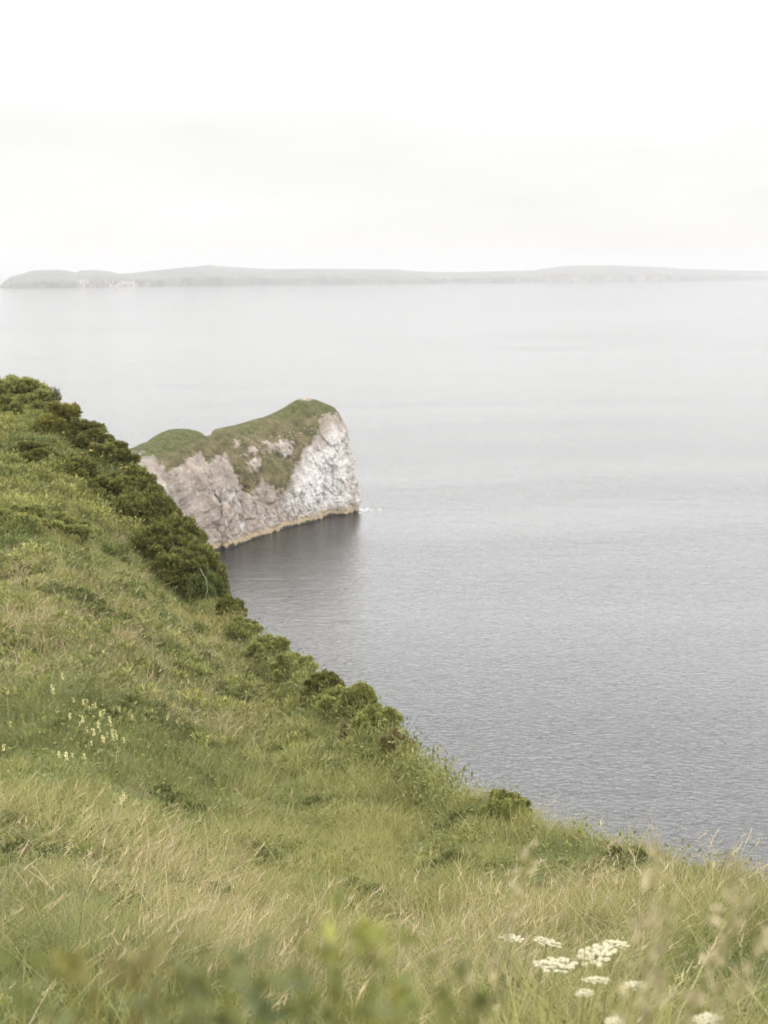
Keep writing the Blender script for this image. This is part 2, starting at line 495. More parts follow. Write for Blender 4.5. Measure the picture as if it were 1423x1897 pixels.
    bp = N(nd, 'ShaderNodeBump'); bp.inputs['Strength'].default_value = 1.0; bp.inputs['Distance'].default_value = 1.0; lk.new(hb.outputs[0], bp.inputs['Height'])
    p = N(nd, 'ShaderNodeBsdfPrincipled'); p.inputs['Roughness'].default_value = 0.9; p.inputs['Specular IOR Level'].default_value = 0.2
    o = N(nd, 'ShaderNodeOutputMaterial')
    lk.new(col, p.inputs['Base Color']); lk.new(bp.outputs[0], p.inputs['Normal']); lk.new(p.outputs[0], o.inputs[0])
    return m


def blocks(x, y, z, seed):
    """random value of the nearest of scattered cell centres, and the distance to the cell's edge"""
    ix, iy, iz = np.floor(x), np.floor(y), np.floor(z)
    d1 = np.full(x.shape, 1e9); d2 = np.full(x.shape, 1e9); val = np.zeros(x.shape)
    for dx in (-1, 0, 1):
        for dy in (-1, 0, 1):
            for dz in (-1, 0, 1):
                a, b, c = ix + dx, iy + dy, iz + dz
                q = np.hypot(np.hypot(a + _h(a, b, c, seed) - x, b + _h(a, b, c, seed + 1) - y), c + _h(a, b, c, seed + 2) - z)
                v = _h(a, b, c, seed + 3)
                near = q < d1
                d2 = np.where(near, d1, np.minimum(d2, q)); val = np.where(near, v, val); d1 = np.where(near, q, d1)
    return val * 2 - 1, d2 - d1


def poly_dist(px, py, poly):
    """signed distance in the polygon's units (positive inside)"""
    poly = np.asarray(poly, float)
    inside = np.zeros(px.shape, bool); dm = np.full(px.shape, 1e9)
    k = len(poly)
    for i in range(k):
        x0, y0 = poly[i]; x1, y1 = poly[(i + 1) % k]
        c = ((y0 > py) != (y1 > py)) & (px < (x1 - x0) * (py - y0) / (y1 - y0 + 1e-12) + x0)
        inside ^= c
        t = np.clip(((px - x0) * (x1 - x0) + (py - y0) * (y1 - y0)) / ((x1 - x0) ** 2 + (y1 - y0) ** 2 + 1e-12), 0, 1)
        dm = np.minimum(dm, np.hypot(px - x0 - t * (x1 - x0), py - y0 - t * (y1 - y0)))
    return np.where(inside, dm, -dm)


def build_headland():
    wl = [(400, 1019), (414, 1017), (432, 1012), (455, 1003), (480, 995), (502, 987), (520, 981), (540, 976), (560, 971), (578, 967), (592, 962), (604, 957), (622, 954), (640, 953), (654, 949), (661, 945)]
    east = [sea_point(a, b)[:2] for a, b in wl]
    out = [(-118, 225), (-96, 252), (-74, 276), (-55, 300)] + [tuple(e) for e in east] + [(-8.2, 391), (-10, 398), (-14, 404), (-24, 409), (-36, 408), (-50, 402), (-66, 388), (-84, 366), (-104, 338), (-126, 306)]
    out = np.array(out, float)
    # ridge point matched to each outline point (photo column, row, range)
    def rp(px, py, y):
        return at_range(px, py, y)
    ridge = [np.array([-124, 262, 26.]), np.array([-106, 285, 26.]), rp(225, 850, 322), rp(262, 826, 334)]
    sky = [(285, 808, 340), (305, 798, 344), (322, 794, 347), (345, 794, 350), (368, 799, 354), (384, 806, 358), (397, 795, 361), (425, 789, 366), (452, 782, 370), (475, 775, 374), (500, 771, 378), (520, 759, 382), (540, 745, 385), (558, 737, 387), (574, 737, 389), (600, 746, 390)]
    ridge += [rp(*s) for s in sky]
    tipr = [rp(617, 753, 391), rp(612, 751, 392), rp(600, 746, 393), rp(585, 740, 393), rp(565, 738, 392), rp(530, 753, 388), rp(480, 775, 380), rp(384, 806, 364), rp(320, 796, 352), rp(255, 832, 336)]
    ridge += tipr
    ridge = np.array(ridge)
    K = len(out)
    nu = 760
    # more samples on the seen side
    wgt = np.array([0.4] * 3 + [2.5] * 18 + [1.5] * 3 + [0.5] * (K - 24))[:K]
    cum = np.concatenate([[0], np.cumsum(wgt)])
    uu = np.interp(np.linspace(0, cum[-1], nu, endpoint=False), cum, np.arange(K + 1))
    def samp(A):
        A2 = np.vstack([A, A[:1]])
        i = np.clip(np.floor(uu).astype(int), 0, K - 1); f = (uu - i)
        # Catmull-Rom
        p0, p1, p2, p3 = A[(i - 1) % K], A[i % K], A[(i + 1) % K], A[(i + 2) % K]
        f = f[:, None]
        return 0.5 * (2 * p1 + (p2 - p0) * f + (2 * p0 - 5 * p1 + 4 * p2 - p3) * f ** 2 + (3 * p1 - p0 - 3 * p2 + p3) * f ** 3)
    C = samp(out); S = samp(ridge)
    nv = 190
    v = np.linspace(0, 1, nv)
    # height and inset along the profile: steep cliff then turf slope
    hv = np.array([0, .03, .10, .30, .50, .66, .80, .90, .97, 1.0])
    gv = np.array([-.06, -.01, .02, .08, .17, .28, .46, .66, .86, 1.0])
    vv = np.array([0, .04, .10, .28, .45, .59, .73, .85, .95, 1.0])
    def sm(t):
        y = np.interp(v, vv, t); k = np.hanning(9); k /= k.sum()
        return np.convolve(np.pad(y, 4, 'edge'), k, 'valid')
    h, g = sm(hv), sm(gv)
    h[0] = 0
    G = np.repeat(g[None, :], nu, 0)
    G = G + 0.06 * fbm(uu[:, None] * 1.1 + 0 * G, v[None, :] * 3 + 0 * G, oct=3, seed=31) * np.sin(math.pi * v)[None, :]
    X = C[:, 0:1] * (1 - G) + S[:, 0:1] * G
    Y = C[:, 1:2] * (1 - G) + S[:, 1:2] * G
    bk = np.clip((uu - 22.6) / 1.6, 0, 1) * np.clip((K - 0.5 - uu) / 1.0, 0, 1)
    bk = (bk * bk * (3 - 2 * bk))[:, None]
    Hh = h[None, :] * (1 - bk) + np.clip(g, 0, 1)[None, :] ** 0.92 * bk
    Z = S[:, 2:3] * Hh - 1.2 * (1 - np.clip(v[None, :] / 0.04, 0, 1))
    P = np.stack([X, Y, Z], -1)
    # normals of the smooth body
    du = np.roll(P, -1, 0) - np.roll(P, 1, 0)
    dv = np.gradient(P, axis=1)
    Nn = np.cross(du, dv); Nn /= np.linalg.norm(Nn, axis=-1, keepdims=True) + 1e-9
    ctr = np.array([C[:, 0].mean(), C[:, 1].mean()])
    # turf from the photo's outline of the grass on the seen face
    qx, qy = to_px(P)
    turf_poly = [(180, 700), (243, 838), (268, 842), (285, 841), (297, 852), (306, 880), (318, 870), (333, 859), (352, 846), (371, 838), (379, 850), (388, 864), (396, 848), (405, 840), (420, 838), (432, 846), (445, 868), (456, 894), (470, 920), (478, 900), (484, 880),
                 (497, 893), (510, 905), (523, 914), (534, 897), (545, 874), (553, 852), (566, 830), (580, 813), (590, 790), (597, 772), (612, 765), (626, 768), (636, 770), (700, 640)]
    wx = 6.5 * fbm(P[..., 0] * .4, P[..., 1] * .4, P[..., 2] * .4, oct=5, seed=90, gain=0.65)
    wy = 12.0 * fbm(P[..., 0] * .4, P[..., 1] * .4, P[..., 2] * .3, oct=5, seed=95, gain=0.65)
    sd = poly_dist(qx + wx, qy + wy, turf_poly)
    for cx, cy, rx, ry in ((516, 823, 26, 9), (532, 836, 16, 8), (470, 862, 13, 12), (494, 833, 9, 5), (462, 838, 9, 6), (440, 815, 5, 5)):
        e = (np.hypot((qx + 2 * wx - cx) / rx, (qy + 1.5 * wy - cy) / ry) - 1) * min(rx, ry)
        sd = np.minimum(sd, e)
    sd = sd + 11 * fbm(P[..., 0] * .8, P[..., 1] * .8, P[..., 2] * .8, oct=3, seed=101, gain=0.6) * np.clip(1 - np.abs(sd) / 45, 0, 1)
    front = (np.arange(nu)[:, None] < np.searchsorted(uu, 21.5)) & (uu[:, None] > 0)
    back = np.clip((Nn[..., 2] - 0.3) * 6 + wx * 0.2 + 30 * np.clip(v[None, :] - 0.7, 0, 1), -5, 5) * 4
    sdm = np.where(front, sd, back)
    turf = np.clip(sdm / 5 + 0.5 + 0.35 * fbm(P[..., 0] * 1.3, P[..., 1] * 1.3, P[..., 2] * 1.3, oct=3, seed=99) * (sdm < 14), 0, 1)
    # rock relief
    x, y, z = P[..., 0], P[..., 1], P[..., 2]
    a = 0.6
    rx_, rz_ = x * math.cos(a) + z * math.sin(a), -x * math.sin(a) + z * math.cos(a)
    r1 = fbm(rx_ * .10, y * .10, rz_ * .17, oct=4, seed=41, ridged=True)
    r2 = fbm(rx_ * .33, y * .30, rz_ * .5, oct=4, seed=45, ridged=True)
    r3 = fbm(x * 1.2, y * 1.2, z * .8, oct=3, seed=47)
    amp = 1 - 0.86 * turf
    low = np.clip(z / 2.5, 0.25, 1)
    edge = np.clip((1 - v[None, :]) / 0.06, 0, 1)
    rim = np.clip((1 - v[None, :]) / 0.55, 0.12, 1)
    r4 = fbm(rx_ * .8, y * .8, rz_ * 1.1, oct=4, seed=48, ridged=True, gain=0.6)
    wob = 0.35 * fbm(x * .3, y * .3, z * .3, oct=3, seed=40)
    b1, e1 = blocks(rx_ * .13 + wob, y * .13 + wob, rz_ * .075, 140)
    b2, e2 = blocks(rx_ * .34 + wob, y * .34, rz_ * .20 + wob, 150)
    b3, e3 = blocks(x * .8, y * .8, z * .5 + wob, 160)
    joint = np.clip(1 - e1 / 0.10, 0, 1) * 0.8 + np.clip(1 - e2 / 0.12, 0, 1) * 0.45
    disp = amp * low * rim * (0.8 * r1 + 0.32 * r2 + 0.12 * r3 + 0.30 * r4 + 0.45 * b1 + 0.22 * b2 + 0.06 * b3 - 0.5 * joint - 0.5) * (0.25 + 0.75 * edge)
    # the gully that runs down the face from the dip in the crest
    gl = [(384, 800), (397, 816), (416, 836), (432, 848), (446, 872), (462, 905)]
    gd = np.full(qx.shape, 1e9)
    for (x0, y0), (x1, y1) in zip(gl[:-1], gl[1:]):
        t = np.clip(((qx - x0) * (x1 - x0) + (qy - y0) * (y1 - y0)) / ((x1 - x0) ** 2 + (y1 - y0) ** 2), 0, 1)
        gd = np.minimum(gd, np.hypot(qx + wx * .6 - x0 - t * (x1 - x0), qy - y0 - t * (y1 - y0)))
    disp = disp - 2.2 * np.exp(-(gd / 7) ** 2) * front * np.clip((1 - v[None, :]) / 0.1, 0.3, 1)
    # upright buttresses and clefts
    tang = (x * 0.5 + y * 0.87)
    vert = fbm(tang * .16 + 0.4 * fbm(x * .1, y * .1, z * .1, oct=2, seed=170), z * .022, oct=4, seed=171, ridged=True)
    disp = disp + amp * low * rim * 1.3 * vert
    disp = disp - 0.9 * np.clip(turf, 0, 1) * np.clip(1 - (z / 24), 0, 1)
    disp = disp + turf * (0.5 * fbm(x * .35, y * .35, oct=3, seed=49) + .42 * fbm(x * 1.1, y * 1.1, oct=3, seed=50)) * edge
    P = P + Nn * disp[..., None]
    # attributes
    n1 = fbm(x * .16, y * .16, z * .16, oct=5, seed=61)
    n2 = fbm(x * .6, y * .6, z * .5, oct=4, seed=66)
    wpoly = [(524, 925), (545, 880), (566, 842), (584, 815), (598, 790), (616, 772), (640, 780), (656, 850), (664, 925), (650, 938), (600, 950), (545, 952), (520, 945)]
    wd = poly_dist(qx, qy, wpoly)
    white = np.clip(wd / 30 + 0.25 + 0.75 * n1 + 0.5 * n2, 0, 1) * front * 0.9
    white = white * np.clip(0.8 + 0.9 * (qx - 540) / 100, 0.35, 1) * np.clip(0.25 + (qy - 770) / 70, 0.25, 1)
    white = np.maximum(white, front * 0.55 * np.clip((n1 + n2 - 0.25) * 2, 0, 1))
    tide = np.clip((1.9 + 1.8 * n1 + 0.8 * n2 - z) / 1.0, 0, 1) * 0.85
    weed = np.clip((0.60 + 0.7 * n2 + 0.3 * n1 - z) / 0.25, 0, 1)
    lush = np.clip(poly_dist(qx + 2 * wx, qy + wy, [(240, 830), (300, 780), (370, 790), (392, 812), (360, 822), (300, 845), (260, 850)]) / 10 + .5, 0, 1)
    lush = np.maximum(lush, 0.7 * np.clip(poly_dist(qx + 2 * wx, qy + wy, [(500, 780), (560, 720), (620, 740), (640, 775), (590, 770), (540, 775)]) / 10 + .5, 0, 1))
    lush = np.maximum(lush, 0.6 * np.clip(poly_dist(qx + 2 * wx, qy + wy, [(396, 790), (470, 770), (500, 790), (440, 800), (400, 802)]) / 8 + .5, 0, 1))
    bare = np.hypot((qx - 566) / 14, (qy - 739) / 3.5) < 1
    turf = np.where(bare & front, 0.15, turf)
    stony = np.clip(poly_dist(qx, qy, [(425, 790), (520, 790), (595, 760), (600, 790), (560, 850), (480, 870), (430, 830)]) / 20, 0, 1)
    f = lambda A: A.reshape(-1)
    # close the crest: zip the seen side's ridge line to the far side's
    m_ = int(np.searchsorted(uu, 21.0))
    A_ = np.arange(0, m_); B_ = np.arange(nu - 1, m_ - 1, -1)
    def arc(ix):
        q = P[ix, -1]; l = np.concatenate([[0], np.cumsum(np.linalg.norm(np.diff(q, axis=0), axis=1))]); return l / l[-1]
    la_, lb_ = arc(A_), arc(B_)
    ia = ib = 0; zipf = []
    top = lambda k: k * nv + nv - 1
    while ia < len(A_) - 1 or ib < len(B_) - 1:
        if ib == len(B_) - 1 or (ia < len(A_) - 1 and la_[ia + 1] <= lb_[ib + 1]):
            zipf.append((top(A_[ia]), top(A_[ia + 1]), top(B_[ib]))); ia += 1
        else:
            zipf.append((top(A_[ia]), top(B_[ib + 1]), top(B_[ib]))); ib += 1
    ob = mesh('headland', P.reshape(-1, 3), grid_faces(nu, nv, wrap=True), headland_material(), smooth=True, F2=zipf,
              attrs={'joint': f(np.clip(joint * amp, 0, 1)), 'turf': f(turf), 'white': f(white), 'tide': f(tide), 'weed': f(weed), 'lush': f(lush), 'stony': f(stony)})
    tag(ob, 'pale limestone headland with a grassy top jutting into the sea', 'headland', kind='structure')
    return ob


# ------------------------------------------------------------------ sky and light
def build_world():
    w = bpy.data.worlds.new('World'); scene.world = w; w.use_nodes = True
    nt = w.node_tree; nd, lk = nt.nodes, nt.links; nd.clear()
    sky = N(nd, 'ShaderNodeTexSky', sky_type='NISHITA'); sky.sun_disc = False
    sky.sun_elevation = R(SUN_EL); sky.sun_rotation = R(SUN_ROT)
    tc = N(nd, 'ShaderNodeTexCoord')
    sp = N(nd, 'ShaderNodeSeparateXYZ'); lk.new(tc.outputs['Generated'], sp.inputs[0])
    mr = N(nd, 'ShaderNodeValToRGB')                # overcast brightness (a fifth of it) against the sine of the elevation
    pts = [(0.0, SKY['hor']), (0.05, SKY['hor'] * 1.01), (0.09, SKY['hor'] * 1.035), (0.12, SKY['hor'] * 1.10), (0.145, 1.4), (0.175, 2.3), (0.21, 3.7), (0.27, 4.8), (0.45, 4.2), (0.7, 2.4), (1.0, SKY['zen'])]  # bright ring above the view is added to brighten sea reflections and cliffs
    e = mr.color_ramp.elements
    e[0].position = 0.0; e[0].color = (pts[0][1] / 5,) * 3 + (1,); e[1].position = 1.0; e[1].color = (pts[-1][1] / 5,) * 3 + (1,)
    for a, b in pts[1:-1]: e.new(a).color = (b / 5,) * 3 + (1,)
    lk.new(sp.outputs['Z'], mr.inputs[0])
    mp = N(nd, 'ShaderNodeMapping'); mp.inputs['Scale'].default_value = (3.2, 3.2, 13.0); mp.inputs['Rotation'].default_value = (0.0, 0.12, 0.3); mp.inputs['Location'].default_value = (0.4, 0.2, 0.0)
    no = N(nd, 'ShaderNodeTexNoise'); no.inputs['Scale'].default_value = 1.0; no.inputs['Detail'].default_value = 5; no.inputs['Roughness'].default_value = 0.5
    lk.new(tc.outputs['Generated'], mp.inputs[0]); lk.new(mp.outputs[0], no.inputs['Vector'])
    cl = N(nd, 'ShaderNodeMapRange'); cl.inputs['From Min'].default_value = 0.35; cl.inputs['From Max'].default_value = 0.65
    cl.inputs['To Min'].default_value = 0.945; cl.inputs['To Max'].default_value = 1.055
    lk.new(no.outputs['Fac'], cl.inputs['Value'])
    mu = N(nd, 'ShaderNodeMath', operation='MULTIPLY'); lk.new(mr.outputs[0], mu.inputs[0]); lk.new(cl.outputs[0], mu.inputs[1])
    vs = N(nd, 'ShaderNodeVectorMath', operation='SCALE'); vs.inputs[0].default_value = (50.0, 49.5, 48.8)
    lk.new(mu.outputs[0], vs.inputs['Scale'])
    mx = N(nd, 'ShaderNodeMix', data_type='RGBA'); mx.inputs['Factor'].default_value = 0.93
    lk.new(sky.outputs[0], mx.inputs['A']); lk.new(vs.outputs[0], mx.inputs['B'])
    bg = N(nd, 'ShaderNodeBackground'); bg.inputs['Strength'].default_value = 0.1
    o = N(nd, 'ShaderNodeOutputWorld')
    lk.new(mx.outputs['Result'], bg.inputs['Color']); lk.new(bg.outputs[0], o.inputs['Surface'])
    w.cycles.sampling_method = 'MANUAL'; w.cycles.sample_map_resolution = 512


SUN_EL, SUN_AZ = 46.0, 110.0            # azimuth clockwise from straight ahead
SUN_ROT = SUN_AZ
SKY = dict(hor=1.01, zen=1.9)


def build_sun():
    l = bpy.data.lights.new('sun', 'SUN'); l.energy = 1.4; l.angle = R(12); l.color = (1.0, 0.95, 0.87)
    o = bpy.data.objects.new('sun', l); COL.objects.link(o)
    e, a = R(SUN_EL), R(SUN_AZ)
    to = Vector((math.sin(a) * math.cos(e), math.cos(a) * math.cos(e), math.sin(e)))
    o.rotation_euler = to.to_track_quat('Z', 'Y').to_euler()
    o.location = (0, 0, 200)


def build_camera():
    c = bpy.data.cameras.new('camera'); c.sensor_fit = 'VERTICAL'; c.sensor_height = 36.0
    c.lens = 36.0 * FPX / 1897.0
    c.clip_start = 0.05; c.clip_end = 120000
    c.dof.use_dof = True; c.dof.focus_distance = 9.0; c.dof.aperture_fstop = 6.0
    o = bpy.data.objects.new('camera', c); COL.objects.link(o)
    o.location = (0, 0, EYE); o.rotation_euler = (R(90 - PITCH), 0, 0)
    scene.camera = o


#@@PLANTS@@
# ------------------------------------------------------------------ grass
def blades(P, hgt, wid, lean_az, lean, curl, col, segs, droop=0.0):
    """many tapering blades -> V, F (triangles), C.  P n x 3, the rest arrays of n"""
    n = len(P)
    L = segs
    face = rng.uniform(0, math.pi, n)
    wx, wy = np.cos(face), np.sin(face)
    lx, ly = np.sin(lean_az), np.cos(lean_az)
    nvb = 2 * L + 1
    V = np.zeros((n, nvb, 3), np.float32)
    for k in range(L + 1):
        t = k / L
        off = hgt * (lean * t + curl * t * t)
        up = hgt * (t - 0.33 * curl * t * t - droop * t ** 3)
        cx, cy, cz = P[:, 0] + lx * off, P[:, 1] + ly * off, P[:, 2] + up
        if k < L:
            hw = 0.5 * wid * (1 - t) ** 0.6
            V[:, 2 * k, 0], V[:, 2 * k, 1], V[:, 2 * k, 2] = cx - wx * hw, cy - wy * hw, cz
            V[:, 2 * k + 1, 0], V[:, 2 * k + 1, 1], V[:, 2 * k + 1, 2] = cx + wx * hw, cy + wy * hw, cz
        else:
            V[:, 2 * L, 0], V[:, 2 * L, 1], V[:, 2 * L, 2] = cx, cy, cz
    f = []
    for k in range(L - 1):
        a = 2 * k
        f += [(a, a + 1, a + 3), (a, a + 3, a + 2)]
    f.append((2 * L - 2, 2 * L - 1, 2 * L))
    F = (np.array(f)[None] + (np.arange(n) * nvb)[:, None, None]).reshape(-1, 3)
    C = np.repeat(col[:, None, :], nvb, 1).reshape(-1, 3)
    return V.reshape(-1, 3), F, C


def scatter(rho, dmin, dmax, az0, az1, clump=0.35, seed=0):
    """points on the hillside; rho(d) plants per square metre, thinned by a clump field"""
    dd = np.linspace(dmin, dmax, 400)
    w = rho(dd) * dd
    n = int(np.trapz(w, dd) * R(az1 - az0))
    cdf = np.cumsum(w); cdf /= cdf[-1]
    d = np.interp(rng.random(n), cdf, dd)
    az = R(az0) + rng.random(n) * R(az1 - az0)
    x, y = d * np.sin(az), d * np.cos(az)
    B = np.interp(np.degrees(az), tab_az, T_B)
    keep = d < B * 1.12 + 1.0
    c = 0.5 + 0.5 * fbm(x * 2.4, y * 2.4, oct=3, seed=seed + 200)
    keep &= rng.random(n) < (1 - clump) + clump * np.clip(c * 2.2 - 0.4, 0, 1)
    x, y, d = x[keep], y[keep], d[keep]
    return np.column_stack([x, y, hill(x, y) - 0.02]), d


# dark hollows and herb clumps seen in the meadow: photo column, row, width, height
HOLLOWS = [(440, 1292, 60, 26), (300, 1345, 95, 50), (255, 1330, 60, 30), (345, 1375, 60, 30), (845, 1600, 50, 38), (835, 1530, 30, 25), (1165, 1600, 46, 12), (1115, 1605, 30, 14), (705, 1680, 60, 40), (660, 1655, 40, 30),
(330, 1490, 60, 22), (280, 1480, 30, 18), (60, 1560, 80, 30), (20, 1530, 40, 26), (110, 1590, 60, 20), (60, 1790, 60, 40), (180, 1330, 40, 20), (130, 1360, 40, 20), (590, 1400, 40, 22), (500, 1400, 40, 18),
(1190, 1680, 30, 22), (1400, 1720, 40, 60), (1340, 1790, 50, 30), (900, 1650, 40, 26), (180, 1130, 40, 26), (120, 1100, 50, 22), (240, 1160, 40, 18), (330, 1215, 40, 20), (280, 1240, 40, 18), (150, 1230, 50, 16),
(390, 1240, 30, 15), (620, 1430, 36, 18), (720, 1470, 34, 20), (560, 1490, 40, 20), (420, 1450, 40, 16), (500, 1600, 40, 24), (610, 1740, 50, 30), (1010, 1660, 40, 26), (1270, 1640, 40, 22), (400, 1680, 40, 26), (250, 1700, 50, 24), (960, 1850, 50, 30), (1230, 1850, 50, 40), (210, 1560, 40, 20)]


def hollow_points():
    out = []
    for px, py, w, hh in HOLLOWS:
        g = ground_at(px, py)
        if g is not None:
            m = np.linalg.norm(g - [0, 0, EYE]) / FPX
            out.append((g[0], g[1], max(w * m * 0.5, 0.12), max(hh * m * 1.6, 0.2)))
    return out


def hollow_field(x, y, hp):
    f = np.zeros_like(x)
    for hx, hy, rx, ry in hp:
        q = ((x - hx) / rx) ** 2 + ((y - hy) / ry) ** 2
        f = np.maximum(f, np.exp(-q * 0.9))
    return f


GREEN = np.array([0.200, 0.205, 0.066]); LIME = np.array([0.285, 0.272, 0.092]); STRAW = np.array([0.40, 0.335, 0.18]); DEEP = np.array([0.090, 0.108, 0.036]); PINK = np.array([0.39, 0.305, 0.195])


def grass_fields(P):
    x, y = P[:, 0], P[:, 1]
    d = np.hypot(x, y)
    s = np.clip(6.0 / d, 0.18, 1.0) ** 0.6          # patches keep a natural size, larger far off
    dry = fbm(x * 0.55 * s, y * 0.55 * s, oct=4, seed=301)
    lush = fbm(x * 0.4 * s + 9, y * 0.4 * s, oct=4, seed=311)
    tall = fbm(x * 0.8, y * 0.8, oct=3, seed=321)
    return d, dry, lush, tall


def lerp(a, b, t): return a + (b - a) * t[:, None]


def build_grass():
    allV = []
    pile = Pile()
    wind = R(95)
    hp = hollow_points()
    # meadow blades, thinning and widening with distance from the path
    for (d0, d1, segs, rho, wid0) in ((0.9, 7, 4, lambda d: 2900 + 0 * d, 0.0031), (7, 22, 3, lambda d: 3600 * (7 / d) ** 1.15, 0.0042), (22, 96, 2, lambda d: 900 * (22 / d) ** 1.1, 0.010)):
        P, d = scatter(rho, d0, d1, *((-55, 50) if d0 < 5 else (-40, 38) if d0 < 20 else (-30, 30)), 0.6, int(d0))
        n = len(P)
        d, dry, lush, tall = grass_fields(P)
        # scrub on the upper left is shorter, coarser
        far = np.clip((d - 30) / 15, 0, 1) * (P[:, 0] < -4)
        h = 0.21 + 0.10 * tall + 0.08 * rng.normal(size=n) + 0.02 * (d < 8)
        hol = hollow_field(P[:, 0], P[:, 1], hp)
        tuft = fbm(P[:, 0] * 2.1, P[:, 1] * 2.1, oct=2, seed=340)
        h = h * (1 + 1.2 * tuft) * (1 - 0.55 * hol)
        h = h * np.interp(d, [1, 3, 5, 9, 14, 22], [1, .85, .68, .62, .72, .9])
        h = np.clip(h, 0.05, 0.6) * np.where(d < 2.2, 0.8, 1)
        w = wid0 * rng.uniform(0.6, 1.5, n) * (d / d0) ** (0.6 if d0 > 1 else 0.0)
        la = wind + 1.7 * rng.normal(size=n) + 1.6 * fbm(P[:, 0] * 0.5, P[:, 1] * 0.5, oct=2, seed=330)
        lean = np.clip(0.28 + 0.3 * rng.normal(size=n) + 0.4 * tall, 0, 1.2)
        curl = np.clip(0.45 + 0.35 * rng.normal(size=n), 0, 1.2)
        c = lerp(np.broadcast_to(GREEN, (n, 3)), LIME, np.clip(0.5 + 1.3 * lush, 0, 1))
        c = lerp(c, DEEP, np.clip(-1.6 * lush - 0.15, 0, 1) * 0.5)
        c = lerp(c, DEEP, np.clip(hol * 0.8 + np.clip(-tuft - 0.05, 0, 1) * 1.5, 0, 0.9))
        isdry = rng.random(n) < np.clip(0.09 + 0.80 * dry + 0.2 * tuft - 0.5 * hol, 0.02, 0.7)
        straw = lerp(np.broadcast_to(STRAW, (n, 3)), PINK, np.clip(rng.random(n) * 0.9 + dry * 0.5, 0, 1))
        c = np.where(isdry[:, None], straw, c)
        c = c * rng.uniform(0.75, 1.25, n)[:, None]
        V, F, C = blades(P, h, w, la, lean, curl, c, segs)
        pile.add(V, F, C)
    # bent flowering stems with drooping feathery seed heads
    P, d = scatter(lambda d: 110 * (4 / np.maximum(d, 4)) ** 1.0, 1.2, 70, -25, 30, 0.7, 50)
    n = len(P)
    d, dry, lush, tall = grass_fields(P)
    k = rng.random(n) < np.clip(0.26 + 0.9 * dry, 0.05, 0.9)
    P, d, tall = P[k], d[k], tall[k]; n = len(P)
    h = np.clip(0.34 + 0.08 * rng.normal(size=n) + 0.10 * tall, 0.18, 0.6) * np.interp(d, [1, 5, 9, 20, 40], [1, .8, .75, .85, 1])
    scale = np.clip(d / 7, 0.55, 6) ** 0.62
    la = wind + 0.8 * rng.normal(size=n); lean = np.clip(0.22 + 0.14 * rng.normal(size=n), 0, .6); curl = np.clip(0.6 + 0.3 * rng.normal(size=n), 0.05, 1.3)
    c = lerp(np.broadcast_to(STRAW * 1.1, (n, 3)), PINK * 1.1, rng.random(n)) * rng.uniform(0.8, 1.2, n)[:, None]
    V, F, C = blades(P, h, 0.0024 * scale, la, lean, curl, c, 3, 0.05)
    pile.add(V, F, C)
    for q in range(7):                                # spikelets along the top of each stem
        t = 0.74 + 0.26 * q / 6
        off = h * (lean * t + curl * t * t); up = h * (t - 0.33 * curl * t * t - 0.05 * t ** 3)
        Q = np.column_stack([P[:, 0] + np.sin(la) * off, P[:, 1] + np.cos(la) * off, P[:, 2] + up])
        V, F, C = blades(Q, (0.028 + 0.016 * rng.random(n)) * scale ** 0.35, 0.0052 * scale, la + rng.normal(size=n) * 0.5, np.full(n, 0.55), np.full(n, 0.6), c * 1.08, 1)
        pile.add(V, F, C)
    o = pile.build('grass', M_GRASS)
    tag(o, 'long windblown meadow grass, green and straw coloured, covering the hillside', 'grass', kind='stuff')


def leaf_cluster(P, size, n, col, up=0.5, spread=1.0, wide=0.26):
    """n small leaves (two triangles each, folded along the midrib) round P"""
    c = np.asarray(P)[None] + rng.normal(size=(n, 3)) * spread * np.array([1, 1, 0.55])
    a = rng.uniform(0, 2 * math.pi, n); e = rng.normal(up, 0.5, n)
    D = np.column_stack([np.cos(a) * np.cos(e), np.sin(a) * np.cos(e), np.sin(e)])
    S = np.cross(D, rng.normal(size=(n, 3))); S /= np.linalg.norm(S, axis=1, keepdims=True) + 1e-9
    L = size * rng.uniform(0.6, 1.3, n)[:, None]
    up_ = np.cross(S, D)
    V = np.stack([c, c + D * L * 0.5 + S * L * wide + up_ * L * .08, c + D * L, c + D * L * 0.5 - S * L * wide + up_ * L * .08], 1).reshape(-1, 3)
    b = np.arange(n)[:, None] * 4
    F = np.concatenate([b + [0, 1, 2], b + [0, 2, 3]], 0)
    C = np.repeat(np.asarray(col)[None] * rng.uniform(0.7, 1.3, (n, 1)), 4, 0)
    return V, F, C


